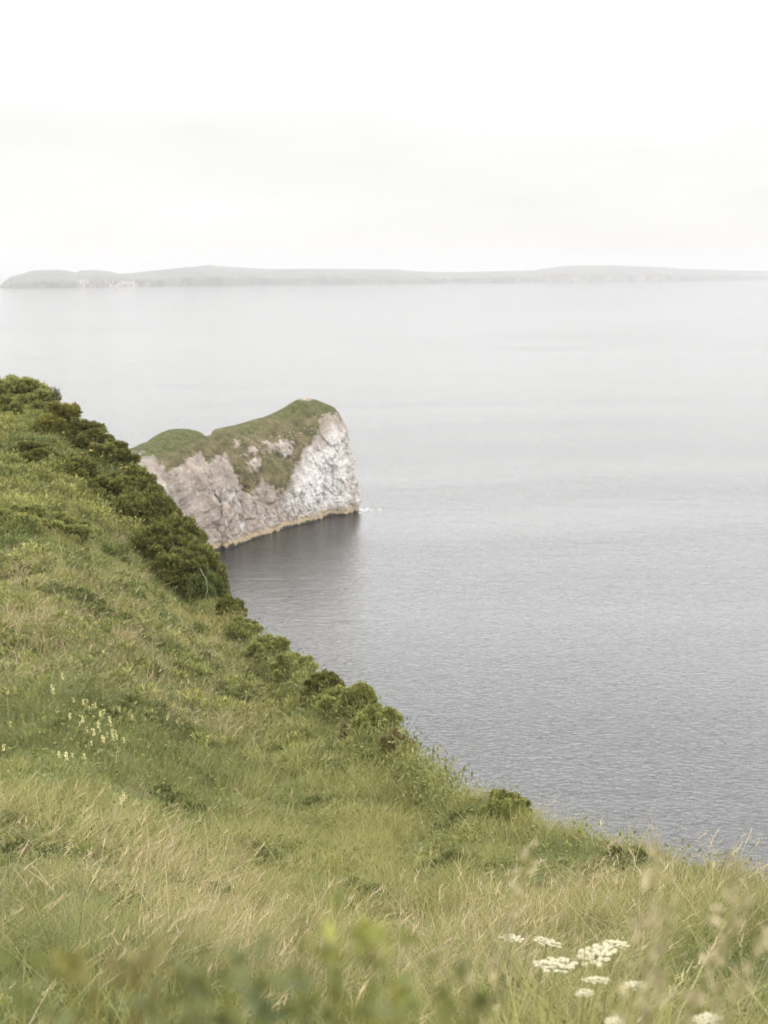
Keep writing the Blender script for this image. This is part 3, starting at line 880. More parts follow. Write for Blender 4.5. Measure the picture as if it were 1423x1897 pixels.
def build_undergrowth():
    """low dark herbs between the grass tufts, and the coarse scrub on the upper slope"""
    pile = Pile()
    # scattered small herbs everywhere in the meadow
    P, d = scatter(lambda d: 110 * (4 / np.maximum(d, 4)) ** 1.1, 1.2, 75, -25, 28, 0.9, 70)
    lush = fbm(P[:, 0] * 0.5, P[:, 1] * 0.5, oct=3, seed=360)
    k = lush > -0.15; P, d = P[k], d[k]
    for q in range(9):
        n = len(P)
        s = np.clip(0.0036 * d, 0.020, 0.085)
        V, F, C = leaf_cluster((0, 0, 0), 1.0, n, (0.165, 0.185, 0.054), 0.4, 0.0)
        V = V * np.repeat(s, 4)[:, None] + np.repeat(P + rng.normal(size=(n, 3)) * s[:, None] * [1.8, 1.8, 0.9] + np.column_stack([0 * d, 0 * d, 0.03 + 0.11 * rng.random(n)]), 4, 0)
        pile.add(V, F, C)
    # coarse scrub (bracken, bramble, young gorse) in rounded lumps on the upper left slope, smaller herb lumps lower down
    def lumps(P, r, leaf, per, col):
        n = len(P)
        D = rng.normal(size=(n * per, 3)); D[:, 2] = np.abs(D[:, 2]) * 1.1; D /= np.linalg.norm(D, axis=1, keepdims=True)
        rr = np.repeat(r, per)[:, None]
        base = np.repeat(P, per, 0) + D * rr * rng.uniform(0.55, 1.0, (n * per, 1)) * [1, 1, 0.95]
        dr = D * 1.0 + rng.normal(size=D.shape) * 0.55 + [0, 0, 0.35]; dr /= np.linalg.norm(dr, axis=1, keepdims=True)
        S = np.cross(dr, rng.normal(size=dr.shape)); S /= np.linalg.norm(S, axis=1, keepdims=True) + 1e-9
        L = np.repeat(leaf, per)[:, None] * rng.uniform(0.6, 1.4, (n * per, 1))
        V = np.stack([base, base + dr * L * .5 + S * L * .17, base + dr * L, base + dr * L * .5 - S * L * .17], 1).reshape(-1, 3)
        b = np.arange(n * per)[:, None] * 4
        F = np.concatenate([b + [0, 1, 2], b + [0, 2, 3]], 0)
        C = np.repeat(np.repeat(col, per, 0) * rng.uniform(0.7, 1.35, (n * per, 1)), 4, 0)
        pile.add(V, F, C)
    def tint(P, seed):
        t = np.clip(0.5 + 1.2 * fbm(P[:, 0] * .35, P[:, 1] * .35, oct=3, seed=seed), 0, 1)[:, None]
        c = np.array([0.110, 0.128, 0.036]) * (1 - t) + np.array([0.265, 0.260, 0.078]) * t
        return c * rng.uniform(0.75, 1.25, (len(P), 1))
    for px, py, w, hh in HOLLOWS:
        g = ground_at(px, py)
        if g is None: continue
        dd = np.linalg.norm(g - [0, 0, EYE]); m = dd / FPX
        k = int(np.clip(w * hh / 85, 5, 34))
        X = g[0] + rng.normal(size=k) * w * m * 0.6; Y = g[1] + rng.normal(size=k) * hh * m * 2.0
        r = np.clip(rng.uniform(8, 17, k) * m, 0.05, 0.30)
        Pc = np.column_stack([X, Y, hill(X, Y) + rng.uniform(-0.08, 0.05, k)])
        lumps(Pc, r, np.clip(7 * m, 0.02, 0.12) * rng.uniform(.7, 1.2, k), 150, np.array([0.120, 0.130, 0.040]) * rng.uniform(0.7, 1.4, (k, 1)))
    P, d = scatter(lambda d: 2.6 + 0 * d, 28, 84, -25, -4, 0.3, 90)
    qx, qy = to_px(P)
    k = (qy < 1030 - 0.05 * qx + 45 * vnoise(qx * 0.02, qy * 0.02, seed=370)) & (rng.random(len(P)) < 0.95)
    P, d = P[k], d[k]
    lumps(P, rng.uniform(0.25, 0.70, len(P)), rng.uniform(0.09, 0.17, len(P)), 230, tint(P, 372))
    P, d = scatter(lambda d: 5.0 * (14 / np.maximum(d, 14)) ** 0.6, 3.5, 62, -25, 26, 0.9, 97)
    qx, qy = to_px(P)
    k = (fbm(P[:, 0] * .22, P[:, 1] * .22, oct=3, seed=377) > -0.02 - 0.25 * ((qy < 1180) & (qx < 480)))
    P, d = P[k], d[k]
    lumps(P - [0, 0, 0.03], rng.uniform(0.10, 0.26, len(P)) * np.clip(d / 22, 0.6, 1.3), np.clip(0.0040 * d, 0.03, 0.12) * rng.uniform(.7, 1.2, len(P)), 120, tint(P, 379))
    # ragged strip of shoots along the brow
    P, d = scatter(lambda d: 22 + 0 * d, 17, 48, -8, 3, 0.6, 95)
    az = np.degrees(np.arctan2(P[:, 0], P[:, 1])); back = np.interp(az, tab_az, T_B) - d
    k = (back < 3.2 + 1.5 * vnoise(P[:, 0] * .6, P[:, 1] * .6, seed=375)) & (back > -1.5)
    P, d = P[k], d[k]; n = len(P)
    for q in range(34):
        V, F, C = leaf_cluster((0, 0, 0), 1.0, n, (0.20, 0.21, 0.066), 0.8, 0.0, 0.16)
        V = V * np.repeat(rng.uniform(0.05, 0.10, n), 4)[:, None] + np.repeat(P + rng.normal(size=(n, 3)) * [.16, .16, .10] + np.column_stack([0 * d, 0 * d, 0.12 + 0.2 * rng.random(n)]), 4, 0)
        pile.add(V, F, C * np.repeat(rng.uniform(0.6, 1.2, n), 4)[:, None])
    o = pile.build('undergrowth', M_HERB)
    tag(o, 'dark low herbs and coarse scrub growing through the grass', 'undergrowth', kind='stuff')


# ------------------------------------------------------------------ gorse and other bushes
def sprigs(C0, Dr, length, width, col, m=5):
    """bundles of m thin spiny leaves at points C0 along directions Dr -> V, F, C"""
    n = len(C0)
    C0 = np.repeat(C0, m, 0); Dr = np.repeat(Dr, m, 0); col = np.repeat(col, m, 0)
    D = Dr + rng.normal(size=Dr.shape) * 0.55
    D /= np.linalg.norm(D, axis=1, keepdims=True)
    S = np.cross(D, rng.normal(size=D.shape)); S /= np.linalg.norm(S, axis=1, keepdims=True) + 1e-9
    L = length * rng.uniform(0.5, 1.3, (n * m, 1)); W = width * rng.uniform(0.7, 1.3, (n * m, 1))
    V = np.stack([C0 - S * W * .4, C0 + S * W * .4, C0 + D * L * .6 + S * W * .5, C0 + D * L], 1).reshape(-1, 3)
    b = np.arange(n * m)[:, None] * 4
    F = np.concatenate([b + [0, 1, 2], b + [0, 2, 3]], 0)
    return V, F, np.repeat(col, 4, 0)


BUSH_KINDS = {
    # lumps, lump radius, sprigs per lump, colours (base, tip), spread x, y, z
    'gorse': dict(n=90, r=(0.09, 0.20), s=110, a=(0.076, 0.084, 0.024), b=(0.235, 0.228, 0.062), L=0.075, W=0.028),
    'pale': dict(n=66, r=(0.09, 0.21), s=120, a=(0.165, 0.178, 0.054), b=(0.31, 0.305, 0.100), L=0.12, W=0.032),
    'golden': dict(n=24, r=(0.14, 0.30), s=170, a=(0.13, 0.13, 0.035), b=(0.26, 0.23, 0.055), L=0.12, W=0.035),
    'rusty': dict(n=24, r=(0.14, 0.30), s=170, a=(0.15, 0.135, 0.055), b=(0.30, 0.22, 0.11), L=0.13, W=0.03),
    'ivy': dict(n=26, r=(0.16, 0.30), s=190, a=(0.085, 0.105, 0.030), b=(0.165, 0.180, 0.065), L=0.085, W=0.05),
}


def bush_meshes(kind):
    k = BUSH_KINDS[kind]
    pile = Pile()
    a, b = np.array(k['a']), np.array(k['b'])
    # lumps in a unit dome (half width 1, height 1)
    ls = []
    for i in range(k['n']):
        while True:
            p = np.array([rng.uniform(-.85, .85), rng.uniform(-.85, .85), rng.uniform(0.0, .82)])
            if p[0] ** 2 + p[1] ** 2 + (p[2] * 1.05) ** 2 < 0.78: break
        ls.append((p, rng.uniform(*k['r'])))
    for p, r in ls:
        n = k['s']
        D = rng.normal(size=(n, 3)); D[:, 2] += 0.25; D /= np.linalg.norm(D, axis=1, keepdims=True)
        base = p + D * r * rng.uniform(0.45, 1.0, (n, 1)) * [1, 1, 0.85]
        base[:, 2] = np.maximum(base[:, 2], -0.12)
        tone = rng.uniform(0.75, 1.25)
        young = np.clip(rng.normal(0.30, 0.25, n) + 0.3 * (rng.random(n) < 0.4), 0, 1)[:, None]
        col = (a + (b - a) * young) * tone
        dr = D + np.array([0, 0, 0.35]); dr /= np.linalg.norm(dr, axis=1, keepdims=True)
        V, F, C = sprigs(base, dr, k['L'], k['W'], col, 4)
        pile.add(V, F, C)
    crown = (np.concatenate(pile.V), np.concatenate(pile.F), np.concatenate(pile.C))
    # woody stems rising into the lumps, a few bare ends
    sp = Pile()
    for p, r in ls[:9]:
        e = p * [1.0, 1.0, 1.0] + [0, 0, r * 0.9]
        s = np.array([p[0] * 0.25, p[1] * 0.25, -0.15])
        mid = (s + e) / 2 + rng.normal(size=3) * 0.07
        V, F = tube([s, mid, e, e + (e - mid) * rng.uniform(0.0, 0.3)], 0.022, 0.006, 5)
        sp.add(V, F, (0.2, 0.16, 0.12))
    stem = (np.concatenate(sp.V), np.concatenate(sp.F))
    return crown, stem, ls


def build_bushes():
    protos = {}
    def proto(kind, v):
        if (kind, v) not in protos:
            cr, st, ls = bush_meshes(kind)
            c = mesh('crown', cr[0], cr[1], M_GORSE, cr[2]); s = mesh('stem', st[0], st[1], M_TWIG)
            protos[(kind, v)] = [c, s, ls, False]
        return protos[(kind, v)]
    made = {}
    def place(px, py, w, h, kind, label, cat, name, group=None, v=0, depth=1.0):
        """bush rooted where the ray through (px, py) meets the slope; w, h in photo pixels at that range"""
        py -= 0.16 * h; w = w * (1.36 if kind == 'gorse' else 1.3); h = h * (0.88 if kind == 'gorse' else 0.84)
        g = None
        while g is None or np.hypot(g[0], g[1]) > 1.06 * np.interp(math.degrees(math.atan2(g[0], g[1])), tab_az, T_B):
            g = ground_at(px, py); py += 3
            if py > 1897: return None
        m = np.linalg.norm(g - [0, 0, EYE]) / FPX
        c0, s0, ls, used = protos_get(kind, v)
        e = empty(name, tuple(g), label, cat, group, rng.uniform(0, 6.28))
        sx, sz = w * m / 2 / 0.98, h * m / 1.02
        e.scale = (sx, sx * depth, sz)
        for src, first in ((c0, not used), (s0, not used)):
            o = src if first else src.copy()
            if not first: COL.objects.link(o)
            o.parent = e
        protos[(kind, v)][3] = True
        made[label] = (e, ls, sx, sz)
        return e
    def protos_get(kind, v):
        p = proto(kind, v); return p
    th = 'gorse bushes massed in the dark thicket'
    G = [
        (112, 808, 72, 66, 'golden', 'golden topped gorse bush below two bare sprigs on the skyline', 'bush', 'gorse_bush', None, 0),
        (160, 838, 84, 62, 'gorse', 'gorse bush on the skyline just below the golden topped bush', 'bush', 'gorse_bush', 'gorse bushes along the skyline', 0),
        (205, 880, 92, 78, 'gorse', 'gorse bush sprinkled with yellow flowers at the top of the thicket', 'bush', 'gorse_bush', 'gorse bushes along the skyline', 1),
        (246, 925, 88, 86, 'gorse', 'gorse bush on the thicket edge where the headland turf first shows', 'bush', 'gorse_bush', th, 2),
        (290, 985, 82, 112, 'gorse', 'tall gorse bush whose round knob stands up against the pale cliff', 'bush', 'gorse_bush', th, 0),
        (205, 945, 90, 70, 'gorse', 'gorse bush at the inner side of the thicket, above dry brown stalks', 'bush', 'gorse_bush', th, 1),
        (252, 985, 96, 80, 'gorse', 'gorse bush deep in the thicket behind the knob topped one', 'bush', 'gorse_bush', th, 2),
        (328, 1025, 96, 108, 'gorse', 'broad gorse bush on the thicket rim over the middle of the cliff', 'bush', 'gorse_bush', th, 1),
        (288, 1050, 100, 84, 'gorse', 'gorse bush low in the thicket facing the open meadow', 'bush', 'gorse_bush', th, 0),
        (360, 1066, 92, 100, 'gorse', 'gorse bush on the rim beside the foot of the pale cliff', 'bush', 'gorse_bush', th, 2),
        (330, 1090, 96, 76, 'gorse', 'lowest gorse bush on the meadow side of the thicket', 'bush', 'gorse_bush', th, 1),
        (386, 1108, 62, 92, 'ivy', 'grey green leafy bush with a pale dead stem at the thicket end', 'bush', 'leafy_bush', None, 0),
        (366, 1118, 62, 60, 'ivy', 'small leafy bush tucked under the bush with the pale stem', 'bush', 'leafy_bush', None, 1),
        (428, 1142, 46, 58, 'gorse', 'small dark gorse bush alone beside the water below the thicket', 'bush', 'gorse_bush', None, 2),
        (452, 1180, 56, 40, 'pale', 'low light green shrub just below the lone dark gorse bush', 'shrub', 'low_shrub', 'light green shrubs along the brow', 0),
        (500, 1220, 66, 48, 'pale', 'rounded light green shrub first up the row along the brow', 'shrub', 'low_shrub', 'light green shrubs along the brow', 1),
        (545, 1250, 70, 50, 'pale', 'spreading light green shrub on the brow before the twiggy one', 'shrub', 'low_shrub', 'light green shrubs along the brow', 0),
        (600, 1292, 64, 62, 'gorse', 'twiggy olive shrub standing darkest in the row on the brow', 'shrub', 'low_shrub', 'light green shrubs along the brow', 1),
        (632, 1318, 76, 58, 'pale', 'wide yellowish green shrub next to the twiggy olive one', 'shrub', 'low_shrub', 'light green shrubs along the brow', 1),
        (664, 1338, 60, 82, 'pale', 'tallest shrub of the brow row with a pointed tip', 'shrub', 'low_shrub', 'light green shrubs along the brow', 0),
        (700, 1372, 74, 74, 'pale', 'round shrub below the pointed one near the reddish end of the row', 'shrub', 'low_shrub', 'light green shrubs along the brow', 1),
        (738, 1405, 56, 58, 'rusty', 'reddish brown shrub ending the row of shrubs on the brow', 'shrub', 'low_shrub', None, 0),
        (672, 1372, 70, 44, 'rusty', 'dry brownish shrub on the meadow side of the row', 'shrub', 'low_shrub', None, 0),
        (940, 1516, 74, 56, 'pale', 'lone bright green shrub on the brow above the ripples', 'shrub', 'low_shrub', None, 0),
        (20, 766, 116, 74, 'pale', 'bushy green shrub at the highest part of the skyline', 'shrub', 'scrub_bush', 'green scrub on the upper slope', 1),
        (70, 786, 90, 66, 'pale', 'smaller green shrub on the skyline left of the golden bush', 'shrub', 'scrub_bush', 'green scrub on the upper slope', 0),
        (60, 862, 80, 46, 'gorse', 'dark scrubby bush on the upper slope under the skyline shrubs', 'shrub', 'scrub_bush', 'green scrub on the upper slope', 0),
        (130, 890, 84, 52, 'gorse', 'dark scrubby bush between the slope and the top of the thicket', 'shrub', 'scrub_bush', 'green scrub on the upper slope', 2),
        (40, 985, 100, 54, 'pale', 'mid green bush low on the upper slope at the picture edge', 'shrub', 'scrub_bush', 'green scrub on the upper slope', 1),
        (120, 1000, 90, 52, 'pale', 'mid green bush on the open slope beside the thicket', 'shrub', 'scrub_bush', 'green scrub on the upper slope', 0),
    ]
    for row in G:
        place(*row[:8], group=row[8], v=row[9])
    # blossoms: parts of the flowering bushes (built in the bush's own unit space)
    def blossom(label, n, col, size, top=True):
        e, ls, sx, sz = made[label]
        pl = Pile()
        for i in range(n):
            p, r = ls[rng.integers(len(ls))]
            D = rng.normal(size=3); D[2] = abs(D[2]) + 0.3; D /= np.linalg.norm(D)
            V, F, C = leaf_cluster(p + D * r * 1.12, size, 5, col, 0.6, size * 0.3)
            pl.add(V, F, C)
        pl.build('blossom', M_PETAL, e)
    blossom(G[2][5], 40, (0.72, 0.56, 0.22), 0.06)
    blossom(G[1][5], 10, (0.62, 0.5, 0.2), 0.05)
    blossom(G[3][5], 12, (0.66, 0.5, 0.2), 0.05)
    blossom(G[0][5], 60, (0.42, 0.33, 0.06), 0.06)
    # the pale dead stem of the leafy bush
    e = made[G[11][5]][0]
    pts = [np.array(q) for q in ((-0.2, -0.9, 0.98), (0.05, -1.0, 0.75), (0.12, -1.02, 0.5), (0.0, -1.05, 0.28), (-0.08, -1.0, 0.1))]
    ang = -e.rotation_euler.z
    rot = np.array([[math.cos(ang), -math.sin(ang), 0], [math.sin(ang), math.cos(ang), 0], [0, 0, 1]])
    V, F = tube([rot @ q for q in pts], 0.016, 0.010, 5)
    m, nt, nd, lk = new_mat('dead_wood')
    p = N(nd, 'ShaderNodeBsdfPrincipled'); no = N(nd, 'ShaderNodeTexNoise'); no.inputs['Scale'].default_value = 14
    cr = N(nd, 'ShaderNodeValToRGB'); cr.color_ramp.elements[0].color = (0.20, 0.18, 0.14, 1); cr.color_ramp.elements[1].color = (0.36, 0.33, 0.26, 1)
    o = N(nd, 'ShaderNodeOutputMaterial'); p.inputs['Roughness'].default_value = .9
    lk.new(no.outputs['Fac'], cr.inputs[0]); lk.new(cr.outputs[0], p.inputs['Base Color']); lk.new(p.outputs[0], o.inputs[0])
    mesh('dead_stem', V, F, m, parent=e)
    # two leafless looking sprigs on the skyline
    for (px, py, h, lab) in ((93, 775, 52, 'shorter of two upright twiggy sprigs on the skyline'), (108, 785, 66, 'taller of two upright twiggy sprigs on the skyline')):
        g = None
        while g is None: g = ground_at(px, py); py += 2
        mm = np.linalg.norm(g - [0, 0, EYE]) / FPX
        e = empty('sapling', tuple(g), lab, 'sapling')
        H = h * mm
        tp = Pile(); lf = Pile()
        for i in range(4):
            a = rng.uniform(0, 6.28); s = rng.uniform(0.08, 0.25)
            top = np.array([math.cos(a) * s, math.sin(a) * s, H * rng.uniform(0.75, 1.0)])
            V, F = tube([(0, 0, -0.1), top * [.4, .4, .55], top], 0.022, 0.008, 5); tp.add(V, F, (0.2, .16, .12))
            for j in range(9):
                q = top * (0.45 + 0.55 * j / 8)
                V, F, C = leaf_cluster(q, 0.11, 7, (0.07, 0.085, 0.035), 0.7, 0.035); lf.add(V, F, C)
        tp.build('stem', M_TWIG, e); lf.build('foliage', M_GORSE, e)


# ------------------------------------------------------------------ wild flowers
def umbel_meshes(flat=1.0):
    """a cow parsley head 1 unit wide: rays and white florets, origin at the top of its stem"""
    rays, fl = Pile(), Pile()
    k = 22
    tips = []
    for i in range(k):
        r = 0.47 * math.sqrt((i + 0.4) / k); a = i * 2.39996
        z = 0.14 - 0.22 * r * r * flat + rng.uniform(-.02, .02)
        tips.append((math.cos(a) * r, math.sin(a) * r, z))
        V, F = tube([(0, 0, 0), (math.cos(a) * r * .6, math.sin(a) * r * .6, z * .62), tips[-1]], 0.012, 0.008, 4)
        rays.add(V, F, (0.20, 0.25, 0.08))
    for t in tips:
        n = 26
        for j in range(n):
            rr = 0.085 * math.sqrt((j + .5) / n); a = j * 2.4
            c = np.array(t) + [math.cos(a) * rr, math.sin(a) * rr, 0.03 - 2.2 * rr * rr + rng.uniform(-.008, .008)]
            s = 0.020 * rng.uniform(0.8, 1.2)
            ang = np.arange(5) * 2 * math.pi / 5 + rng.uniform(0, 6)
            tilt = rng.normal(size=2) * 0.25
            ring = np.column_stack([np.cos(ang) * s, np.sin(ang) * s, (np.cos(ang) * tilt[0] + np.sin(ang) * tilt[1]) * s])
            V = np.vstack([c + [0, 0, 0.006], c + ring])
            F = [[0, 1 + q, 1 + (q + 1) % 5] for q in range(5)]
            fl.add(V, F, np.array([0.66, 0.61, 0.44]) * rng.uniform(0.8, 1.1))
    return rays, fl


def build_umbels():
    U = [  # photo column, row, head width px, tilt, label
        (948, 1738, 40, 0.1, 'white umbel flower leftmost of the cluster of umbels'),
        (1012, 1746, 50, 0.25, 'white umbel flower with loose ragged rays second along the top of the cluster'),
        (1140, 1749, 46, 0.05, 'small neat white umbel flower topmost at the right of the cluster'),
        (1106, 1768, 66, -0.2, 'large domed white umbel flower sloping right in the middle of the cluster'),
        (1030, 1789, 74, 0.1, 'widest flat white umbel flower low at the left of the cluster'),
        (1106, 1815, 46, 0.2, 'white umbel flower under the large domed one'),
        (1176, 1825, 40, 0.15, 'white umbel flower lowest at the right of the cluster'),
        (1084, 1840, 32, 0.1, 'faint small white umbel flower lowest in the middle of the cluster'),
        (1138, 1893, 34, 0.0, 'white umbel flower cut by the lower edge below the cluster'),
        (1312, 1889, 46, 0.1, 'white umbel flower apart from the others near the lower right corner'),
    ]
    h = 0.36
    protos = []
    for v in range(3):
        r, f = umbel_meshes([1.0, 0.5, 1.5][v]); protos.append([r.build('flower_stalks', M_HERB), f.build('florets', M_PETAL), False])
    for i, (px, py, w, tilt, lab) in enumerate(U):
        top = ground_at(px, py, h)
        gz = float(hill(top[0], top[1]))
        m = np.linalg.norm(top - [0, 0, EYE]) / FPX
        e = empty('umbel_flower', (top[0] - 0.03, top[1] + 0.02, gz), lab, 'flower', 'white umbel flowers in the grass')
        s = w * m * 1.08
        loc = (0.03, -0.02, top[2] - gz - 0.12 * s)
        V, F = tube([(0, 0, -0.03), (0.008, -0.004, loc[2] * .5), loc], 0.0022, 0.0015, 6)
        mesh('stem', V, F, M_HERB, np.full((len(V), 3), 1.0) * [0.22, 0.23, 0.085], True, e)
        pr = protos[i % 3]
        for q in (0, 1):
            src = pr[q]
            o = src
            if pr[2]:
                o = src.copy(); COL.objects.link(o)
            o.parent = e
            o.location = loc; o.scale = (s, s, s); o.rotation_euler = (-0.10, tilt, 0.25 * i)
        pr[2] = True
        lf = Pile()
        for j in range(3):
            V, F, C = leaf_cluster((rng.normal() * .04, rng.normal() * .04, loc[2] * (0.08 + .14 * j)), 0.032, 9, (0.15, 0.17, 0.055), 0.3, 0.02); lf.add(V, F, C)
        lf.build('leaves', M_HERB, e)


def build_flower_spikes():
    pts = [(140, 1290), (153, 1297), (165, 1300), (178, 1296), (190, 1312), (150, 1318), (158, 1330), (147, 1322), (182, 1333), (195, 1338), (203, 1330), (200, 1345), (212, 1342), (222, 1352), (226, 1362), (194, 1352), (175, 1345),
           (120, 1382), (131, 1376), (144, 1380), (110, 1388), (320, 1323), (275, 1312), (243, 1318), (228, 1302), (23, 1262), (95, 1262), (118, 1243), (97, 1272), (13, 1328), (5, 1380), (223, 1464), (236, 1474), (183, 1290), (187, 1298),
           (348, 1253), (188, 1197), (170, 1350), (183, 1355), (205, 1318), (130, 1310), (165, 1285), (298, 1322), (220, 1340), (207, 1357)]
    pr = []
    for v in range(3):
        st, bl = Pile(), Pile()
        V, F = tube([(0, 0, -0.03), (0.01, 0.0, 0.2), (0.03, 0.0, 0.40)], 0.004, 0.003, 4); st.add(V, F, (0.16, 0.2, 0.06))
        for j in range(16):
            z = 0.27 + 0.14 * j / 15; a = j * 2.4
            V, F, C = leaf_cluster((0.02 + math.cos(a) * 0.014, math.sin(a) * 0.014, z), 0.034, 3, (0.74, 0.68, 0.36), 0.5, 0.006); bl.add(V, F, C)
        pr.append([st.build('stem', M_HERB), bl.build('blossom', M_PETAL), False])
    for i, (px, py) in enumerate(pts):
        px += rng.normal() * 5; py += rng.normal() * 4
        top = ground_at(px, py, 0.30)
        if top is None: continue
        gz = float(hill(top[0], top[1]))
        e = empty('flower_spike', (top[0], top[1], gz), 'pale cream flower spike rising from the meadow grass', 'flower', 'cream flower spikes scattered in the meadow', rng.uniform(0, 6))
        k = rng.uniform(0.38, 0.68); e.scale = (k, k, k)
        p = pr[i % 3]
        for q in (0, 1):
            o = p[q]
            if p[2]:
                o = o.copy(); COL.objects.link(o)
            o.parent = e
        p[2] = True


def build_near_stalks():
    """tall flowering grass and leafy weeds close to the viewer"""
    S = [  # photo column and row of the tip, forward distance, lean to the right, width of the head
        (1216, 1560, 1.05, 0.02, 'tall seeding grass stalk upright against the sea edge'),
        (1365, 1590, 1.0, 0.05, 'brownish seeding grass stalk upright near the picture edge'),
        (1250, 1672, 1.0, 0.30, 'seeding grass stalk leaning right above the umbel flowers'),
        (1375, 1668, 0.95, 0.32, 'seeding grass stalk leaning right with a pale plume'),
        (1410, 1740, 0.9, 0.30, 'seeding grass stalk leaning low at the right edge'),
        (1240, 1800, 0.9, 0.28, 'seeding grass stalk low beside the umbel flowers'),
        (985, 1570, 1.3, 0.18, 'slender seeding grass stalk in the middle of the meadow'),
        (865, 1795, 0.85, 0.02, 'thick pale grass stalk beside the dark weed at the bottom'),
    ]
    for px, py, y, lean, lab in S:
        tip = at_range(px, py, y)
        bx, by = tip[0] - lean * 0.75, tip[1] + 0.06
        gz = float(hill(bx, by))
        H = tip[2] - gz
        e = empty('grass_stalk', (bx, by, gz), lab, 'grass stalk', 'seeding grass stalks close to the viewer')
        path = [np.array([lean * 0.75 * (t ** 1.6), -0.06 * t, H * t - 0.02 * (1 - t)]) for t in np.linspace(0, 1, 8)]
        V, F = tube(path, 0.0022, 0.0011, 5)
        mesh('stem', V, F, M_HERB, np.full((len(V), 3), 1.0) * [0.30, 0.28, 0.12], True, e)
        pl = Pile()
        n = 70
        t = np.linspace(0.74, 1.0, n)
        base = np.column_stack([np.interp(t, np.linspace(0, 1, 8), [q[k] for q in path]) for k in range(3)])
        base = base + rng.normal(size=(n, 3)).clip(-1.6, 1.6) * 0.006 * np.sin(np.clip((t - 0.72) / 0.28, 0, 1) * 2.6)[:, None]
        V, F, C = leaf_cluster((0, 0, 0), 0.011, n, (0.40, 0.34, 0.20), 0.9, 0.0)
        pl.add(V + np.repeat(base, 4, 0), F, C)
        pl.build('seed_head', M_GRASS, e)
    W = [  # tip column, row, distance, spread, leaf colour, leaf length, label
        (556, 1705, 1.25, 0.060, (0.13, 0.165, 0.06), 0.050, 'leafy green weed rising in the middle of the bottom edge', None),
        (480, 1790, 1.05, 0.060, (0.15, 0.185, 0.075), 0.055, 'broad leaved greyish weed beside the tall leafy one', None),
        (688, 1745, 1.15, 0.05, (0.14, 0.175, 0.05), 0.045, 'weed with bright yellow green bracts at its top', (0.27, 0.28, 0.07)),
        (628, 1770, 1.15, 0.045, (0.14, 0.175, 0.05), 0.040, 'smaller weed with yellow green bracts beside the brighter one', (0.28, 0.29, 0.07)),
        (575, 1845, 0.95, 0.055, (0.06, 0.085, 0.035), 0.050, 'dark leaved weed at the bottom below the leafy ones', None),
        (825, 1815, 1.0, 0.055, (0.12, 0.145, 0.05), 0.050, 'olive weed at the bottom beside a pale stalk', None),
        (735, 1830, 1.0, 0.050, (0.19, 0.21, 0.06), 0.045, 'light green weed at the bottom between olive and bracted weeds', None),
        (130, 1800, 1.05, 0.060, (0.17, 0.18, 0.06), 0.045, 'yellowing weed at the lower left', (0.22, 0.21, 0.06)),
        (40, 1820, 1.0, 0.060, (0.14, 0.18, 0.07), 0.050, 'green leafy weed in the lower left corner', None),
        (250, 1800, 1.1, 0.055, (0.19, 0.18, 0.07), 0.045, 'brownish weed at the lower left next to the yellowing one', (0.23, 0.20, 0.08)),
        (350, 1790, 1.1, 0.060, (0.15, 0.185, 0.075), 0.050, 'soft green weed at the bottom between brown and tall leafy weeds', None),
        (430, 1840, 0.9, 0.060, (0.10, 0.125, 0.045), 0.050, 'dull dark green weed at the bottom left of the broad leaved one', None),
        (660, 1850, 0.9, 0.060, (0.12, 0.145, 0.045), 0.050, 'mid green weed at the bottom under the yellow green bracts', None),
        (880, 1850, 0.95, 0.055, (0.10, 0.120, 0.045), 0.050, 'dark olive weed low at the bottom right of the pale stalk', None),
        (180, 1850, 0.9, 0.060, (0.13, 0.135, 0.05), 0.050, 'olive weed low at the bottom between the yellowing and brownish weeds', None),
        (310, 1850, 0.9, 0.060, (0.11, 0.135, 0.05), 0.050, 'dark green weed low at the bottom under the soft green one', None),
    ]
    for px, py, y, sp, col, L, lab, bract in W:
        y *= 0.66; sp *= 1.25; L *= 0.75; col = (col[0] * 0.92, col[1] * 0.82, col[2] * 0.62)
        tip = at_range(px, py, y)
        gz = float(hill(tip[0], tip[1] + 0.03))
        H = tip[2] - gz
        e = empty('weed', (tip[0], tip[1] + 0.03, gz), lab, 'weed')
        st, lf = Pile(), Pile()
        for s in range(6):
            a = rng.uniform(0, 6.28); q = rng.uniform(0.3, 1.0) * (s > 0)
            top = np.array([math.cos(a) * sp * q, math.sin(a) * sp * q - 0.03 * (s == 0), H * (1.0 if s == 0 else rng.uniform(0.78, 0.97))])
            path = [np.array([0, 0, -0.03]), top * [.35, .35, .5], top * [.8, .8, .85], top]
            V, F = tube(path, 0.0024, 0.0014, 5); st.add(V, F, np.array(col) * [1.5, 1.35, 1.3])
            for t in np.linspace(0.25, 1.0, 24):
                c = np.array([np.interp(t, [0, .5, .85, 1], [p[k] for p in path]) for k in range(3)])
                V, F, C = leaf_cluster(c, 0.6 * L * (1.25 - 0.6 * t), 6, np.array(col) * rng.uniform(.85, 1.2), 0.35, 0.012); lf.add(V, F, C)
            if bract and s < 2:
                V, F, C = leaf_cluster(top, 0.012, 26, bract, 0.5, 0.006)
                b = Pile(); b.add(V, F, C); b.build('bract', M_PETAL, e)
        st.build('stem', M_HERB, e); lf.build('leaves', M_HERB, e)


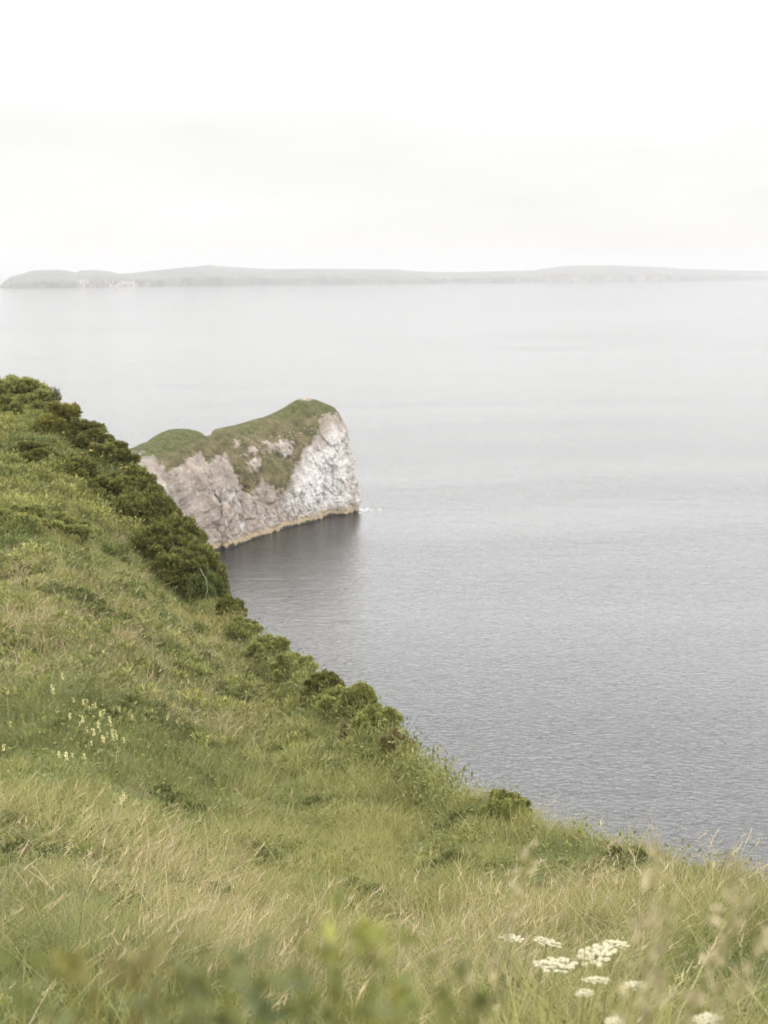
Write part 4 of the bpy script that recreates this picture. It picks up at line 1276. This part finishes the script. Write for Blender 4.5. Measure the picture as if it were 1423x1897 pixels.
def build_foam():
    """broken water where the swell meets the headland's tip"""
    pl = Pile()
    m, nt, nd, lk = new_mat('foam'); p = N(nd, 'ShaderNodeBsdfPrincipled'); p.inputs['Base Color'].default_value = (.78, .78, .77, 1); p.inputs['Roughness'].default_value = .8
    no = N(nd, 'ShaderNodeTexNoise'); no.inputs['Scale'].default_value = 2.5; bp = N(nd, 'ShaderNodeBump'); bp.inputs['Distance'].default_value = .2
    o = N(nd, 'ShaderNodeOutputMaterial'); lk.new(no.outputs['Fac'], bp.inputs['Height']); lk.new(bp.outputs[0], p.inputs['Normal']); lk.new(p.outputs[0], o.inputs[0])
    for i in range(42):
        px = 664 + abs(rng.normal()) * 20; py = 945 + rng.normal() * 2.6 + (px - 680) * -0.02
        c = sea_point(px, py)
        n = 9; a = np.arange(n) * 2 * math.pi / n
        r = rng.uniform(0.08, 0.3) * np.exp(-(px - 666) / 40)
        k = r * (1 + 0.4 * rng.normal(size=n).clip(-1, 1))
        ring = np.column_stack([np.cos(a) * k * 2.6, np.sin(a) * k * 0.9, 0.03 + 0 * a])
        V = np.vstack([c + [0, 0, 0.10], c + ring]); F = [[0, 1 + q, 1 + (q + 1) % n] for q in range(n)]
        pl.add(V, F, (.8, .8, .8))
    ob = pl.build('sea_foam', m, smooth=True)
    tag(ob, 'small patch of white foam at the foot of the headland tip', 'foam', kind='stuff')


def build_plants():
    build_grass(); build_undergrowth(); build_bushes(); build_umbels(); build_flower_spikes(); build_near_stalks(); build_foam()

#@@END@@

build_camera(); build_world(); build_sun()
build_sea(); build_haze(); build_island(); build_headland(); build_hillside()
if 'build_plants' in globals():
    build_plants()

vs = scene.view_settings
vs.view_transform = 'Standard'; vs.look = 'None'; vs.exposure = 0.0; vs.gamma = 1.0
scene.render.engine = 'CYCLES'; scene.render.filter_size = 1.2
cy = scene.cycles
cy.use_denoising = True
cy.max_bounces = 6; cy.diffuse_bounces = 3; cy.glossy_bounces = 3; cy.transmission_bounces = 3; cy.volume_bounces = 1; cy.transparent_max_bounces = 6
cy.caustics_reflective = False; cy.caustics_refractive = False
cy.sample_clamp_indirect = 6.0
cy.use_adaptive_sampling = True; cy.adaptive_threshold = 0.01
